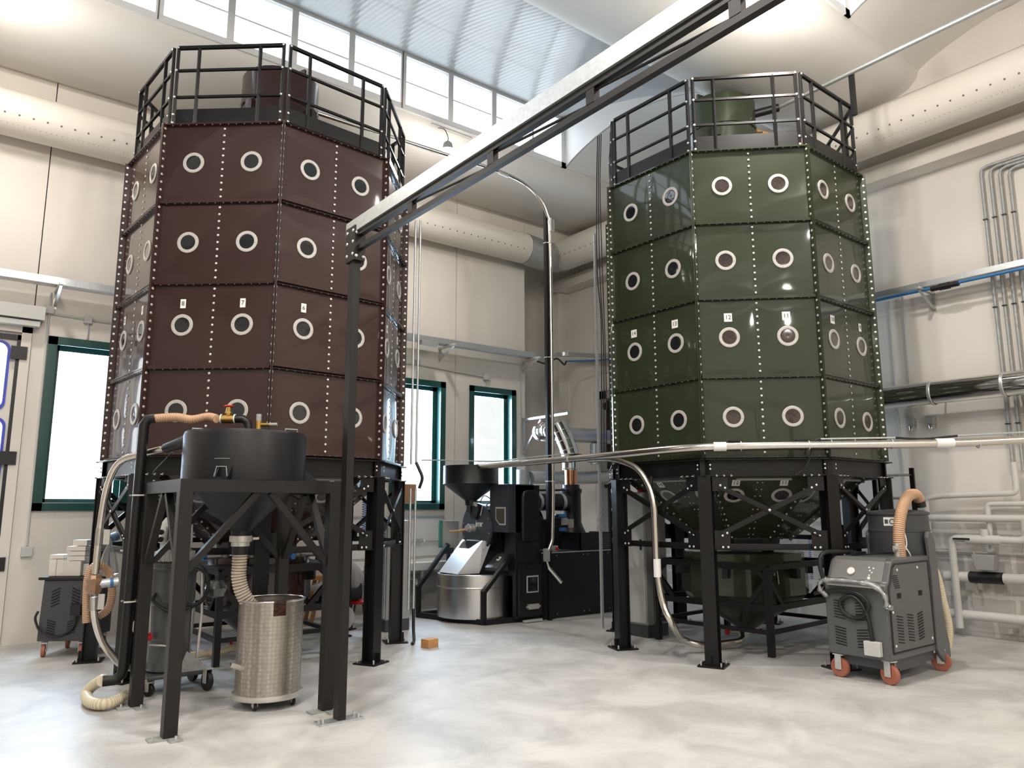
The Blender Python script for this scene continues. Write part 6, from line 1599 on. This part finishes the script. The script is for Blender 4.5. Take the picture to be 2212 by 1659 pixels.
# cartons stacked on the cart
R_c = Matrix.Rotation(radians(-33), 3, 'Z'); o_c = Vector((1.03, 9.26, 0)); cz = .805
bxs = [((.03, .05, 0), (.07, .22, .17), 'upright white carton at the left end of the cart'), ((.105, .05, 0), (.07, .22, .17), 'second upright white carton from the left on the cart'), ((.18, .04, 0), (.17, .24, .15), 'white carton lying beneath the carton pile on the cart'),
       ((.36, .08, 0), (.12, .22, .12), 'white carton at the right end of the cart under the pile'), ((.03, .05, .175), (.14, .2, .04), 'flat white carton lying on the two upright cartons'),
       ((.20, .05, .155), (.18, .2, .045), 'lowest flat white carton of the pile on the cart'), ((.20, .05, .205), (.18, .2, .045), 'middle flat white carton of the pile on the cart'), ((.19, .05, .255), (.19, .2, .045), 'upper flat white carton of the pile on the cart'), ((.24, .07, .305), (.14, .15, .06), 'small white carton topping the pile on the cart')]
for (p, s, lb) in bxs:
    c = Vector((p[0] + s[0] / 2, p[1] + s[1] / 2, p[2] + s[2] / 2)); w = o_c + R_c @ c
    tag(MB().cbox((w.x, w.y, w.z + cz), s, mx=R_c).build('carton', 'whitecard', smooth=None, bevel=.002), lb, 'carton', 'white cartons on the cart')
mb = MB(); hose(mb, [(1.62, 9.25, .80), (1.58, 9.22, 1.0), (1.60, 9.24, 1.15), (1.70, 9.3, 1.20)], .05, .02, .004, 14); tag(mb.build('spiral_hose', mat('pale_blue_spiral_hose', (.22, .33, .48), rough=.4)), 'pale blue spiral hose rising behind the white cartons', 'hose')

# tall vacuum between the hopper stand legs
vc = (1.735, 6.98)
W_ = thing('industrial_vacuum', 'tall grey cylindrical vacuum with a finned motor head, behind the hopper stand legs', 'vacuum cleaner', (*vc, 0))
mb = MB(); mb.lathe([(.155, .17), (.165, .18), (.165, .42), (.17, .425), (.165, .43), (.165, .70), (.18, .72), (.185, .73), (.185, .98), (.195, .985), (.195, 1.0), (.17, 1.01), (.17, 1.04), (.14, 1.05)], (*vc, 0), 36); mb.build('dust_container', 'greyv', W_)
mb = MB(); mb.lathe([(.13, 1.05), (.155, 1.06), (.155, 1.13), (.13, 1.15), (.12, 1.16), (.12, 1.20), (.135, 1.21), (.13, 1.36), (.09, 1.42), (0, 1.43)], (vc[0], vc[1], 0), 24)
for k in range(24): a = 2 * pi * k / 24; mb.cbox((vc[0] + .157 * cos(a), vc[1] + .157 * sin(a), 1.095), (.012, .008, .08), a)
mb.build('motor_head', 'conduit', W_)
q = Vector((vc[0], vc[1], 1.28)) + Vector((-.35, -.94, 0)).normalized() * .135; R6 = Matrix.Rotation(math.atan2(-.94, -.35) + pi / 2, 3, 'Z')
mb = MB(); mb.cbox(q, (.13, .02, .13), mx=R6); pg = mb.build('motor_grille', 'panelg', W_, smooth=None)
mb = MB()
for k in range(7): mb.cbox(q + R6 @ Vector((-.045 + .015 * k, -.012, 0)), (.006, .004, .11), mx=R6)
mb.build('grille_slots', 'inside', pg, smooth=None)
mb = MB()
for z in (1.30, 1.24): mb.tube(q + R6 @ Vector((-.10, .02, z - 1.28)), q + R6 @ Vector((-.10, -.03, z - 1.28)), .022, 12)
mb.build('cable_gland', 'rubber', W_)
mb = MB(); c0 = Vector((vc[0] + .10, vc[1] - .20, .86))
mb.path([c0 + Vector((.13 * cos(a), -.03, .17 * sin(a))) for a in [2 * pi * k / 24 for k in range(24)]], .015, n=8, closed=True); mb.path([c0 + Vector((.12 * cos(a), -.05, .155 * sin(a))) for a in [2 * pi * k / 24 for k in range(24)]], .013, n=8, closed=True)
mb.path(catmull([c0 + Vector((0, -.03, .17)), Vector((vc[0] + .0, vc[1] - .22, 1.10)), Vector((vc[0] - .12, vc[1] - .17, 1.2))], 6), .012, n=8); mb.path(catmull([c0 + Vector((.05, -.03, -.16)), Vector((vc[0] - .05, vc[1] - .22, .66)), Vector((vc[0] - .17, vc[1] - .14, .74)), Vector((vc[0] - .16, vc[1] - .10, .80))], 6), .015, n=8)
mb.build('power_cable', 'rubber', W_)
mb = MB(); mb.box((vc[0] - .19, vc[1] - .20, .13), (vc[0] + .30, vc[1] + .20, .165)); mb.build('trolley_plate', 'greyv2', W_, smooth=None, bevel=.01)
for s in (-1, 1): MB().prism([(vc[0] + .04, .165), (vc[0] + .30, .165), (vc[0] + .10, .33)], 'Y', vc[1] + s * .185, vc[1] + s * .195).build('side_gusset', 'galvdull', W_, smooth=None)
mb = MB(); mb.tube((vc[0] - .17, vc[1] - .10, .46), (vc[0] - .26, vc[1] - .14, .46), .03, 12); mb.build('release_knob', 'red', W_)
mb = MB(); mb.path([(vc[0] - .18, vc[1] - .12, .40), (vc[0] - .05, vc[1] - .19, .385)], .008, n=6); mb.path([(vc[0] + .2, vc[1] - .12, .17), (vc[0] + .22, vc[1] - .12, .62), (vc[0] + .20, vc[1] - .12, .95)], .012, n=8); mb.path([(vc[0] + .2, vc[1] + .12, .17), (vc[0] + .22, vc[1] + .12, .62), (vc[0] + .20, vc[1] + .12, .95)], .012, n=8); mb.build('frame_rods', 'bolt', W_)
mb = MB(); mb.prism([(vc[0] - .32, .55), (vc[0] - .19, .85), (vc[0] - .17, .50), (vc[0] - .26, .42)], 'Y', vc[1] - .10, vc[1] - .095); mb.build('white_flap', 'whitecard', W_, smooth=None)
caster(W_, (vc[0] - .16, vc[1] - .14, .05), .048, .6, 'rubber'); caster(W_, (vc[0] - .10, vc[1] + .12, .05), .048, .3, 'red'); caster(W_, (vc[0] + .27, vc[1] - .22, .078), .078, -1.0 + 1.2, 'rubber'); caster(W_, (vc[0] + .27, vc[1] + .22, .078), .078, .2, 'rubber')
mb = MB(); mb.lathe([(0, -.09), (.07, -.07), (.10, 0), (.06, .06), (0, .08)], (2.12, 7.05, .80), 9); tag(mb.build('plastic_bag', 'film'), 'crumpled clear plastic film beside the tall vacuum', 'bag')
# hose lying under the brown silo
mb = MB(); hose(mb, [(2.202, 8.112, 0.050), (2.370, 8.162, 0.050), (2.529, 8.161, 0.050), (2.689, 8.224, 0.060), (2.841, 8.176, 0.050)], .038, .02, .003, 12); tag(mb.build('flexible_hose', 'cream'), 'pale flexible hose on the floor beneath the brown silo', 'hose')
# thin hose with blue tap hanging over the steel drum
mb = MB(); mb.path(catmull([(2.593, 6.800, 1.156), (2.610, 6.800, 0.991), (2.607, 6.800, 0.868), (2.587, 6.800, 0.748)], 6), .006, n=6); tt = thing('drain_line', 'thin white hose with a blue tap hanging above the steel drum', 'hose', (2.593, 6.800, 1.156)); mb.build('hose_line', 'label', tt)
q = Vector((2.589, 6.800, 0.728)); mb = MB(); mb.tube(q, q + Vector((0, 0, .05)), .012, 8); mb.tube(q + Vector((0, 0, -.03)), q, .016, 8); mb.build('tap_body', 'brass', tt); MB().bar(q + Vector((.02, 0, .01)), q + Vector((.09, 0, .04)), .02, .012).build('tap_lever', 'blue', tt)
mb = MB(); c0 = Vector((2.543, 6.800, 1.219)); mb.path([c0 + Vector((.075 * cos(a), .01 * sin(3 * a), .07 * sin(a))) for a in [2 * pi * k / 20 for k in range(20)]], .007, n=6, closed=True); mb.path([c0 + Vector((.06 * cos(a), .02 + .01 * sin(3 * a), .075 * sin(a) + .01)) for a in [2 * pi * k / 20 for k in range(20)]], .007, n=6, closed=True); tag(mb.build('cable_coil', 'rubber'), 'small coil of black cable tied under the hopper stand', 'cable')
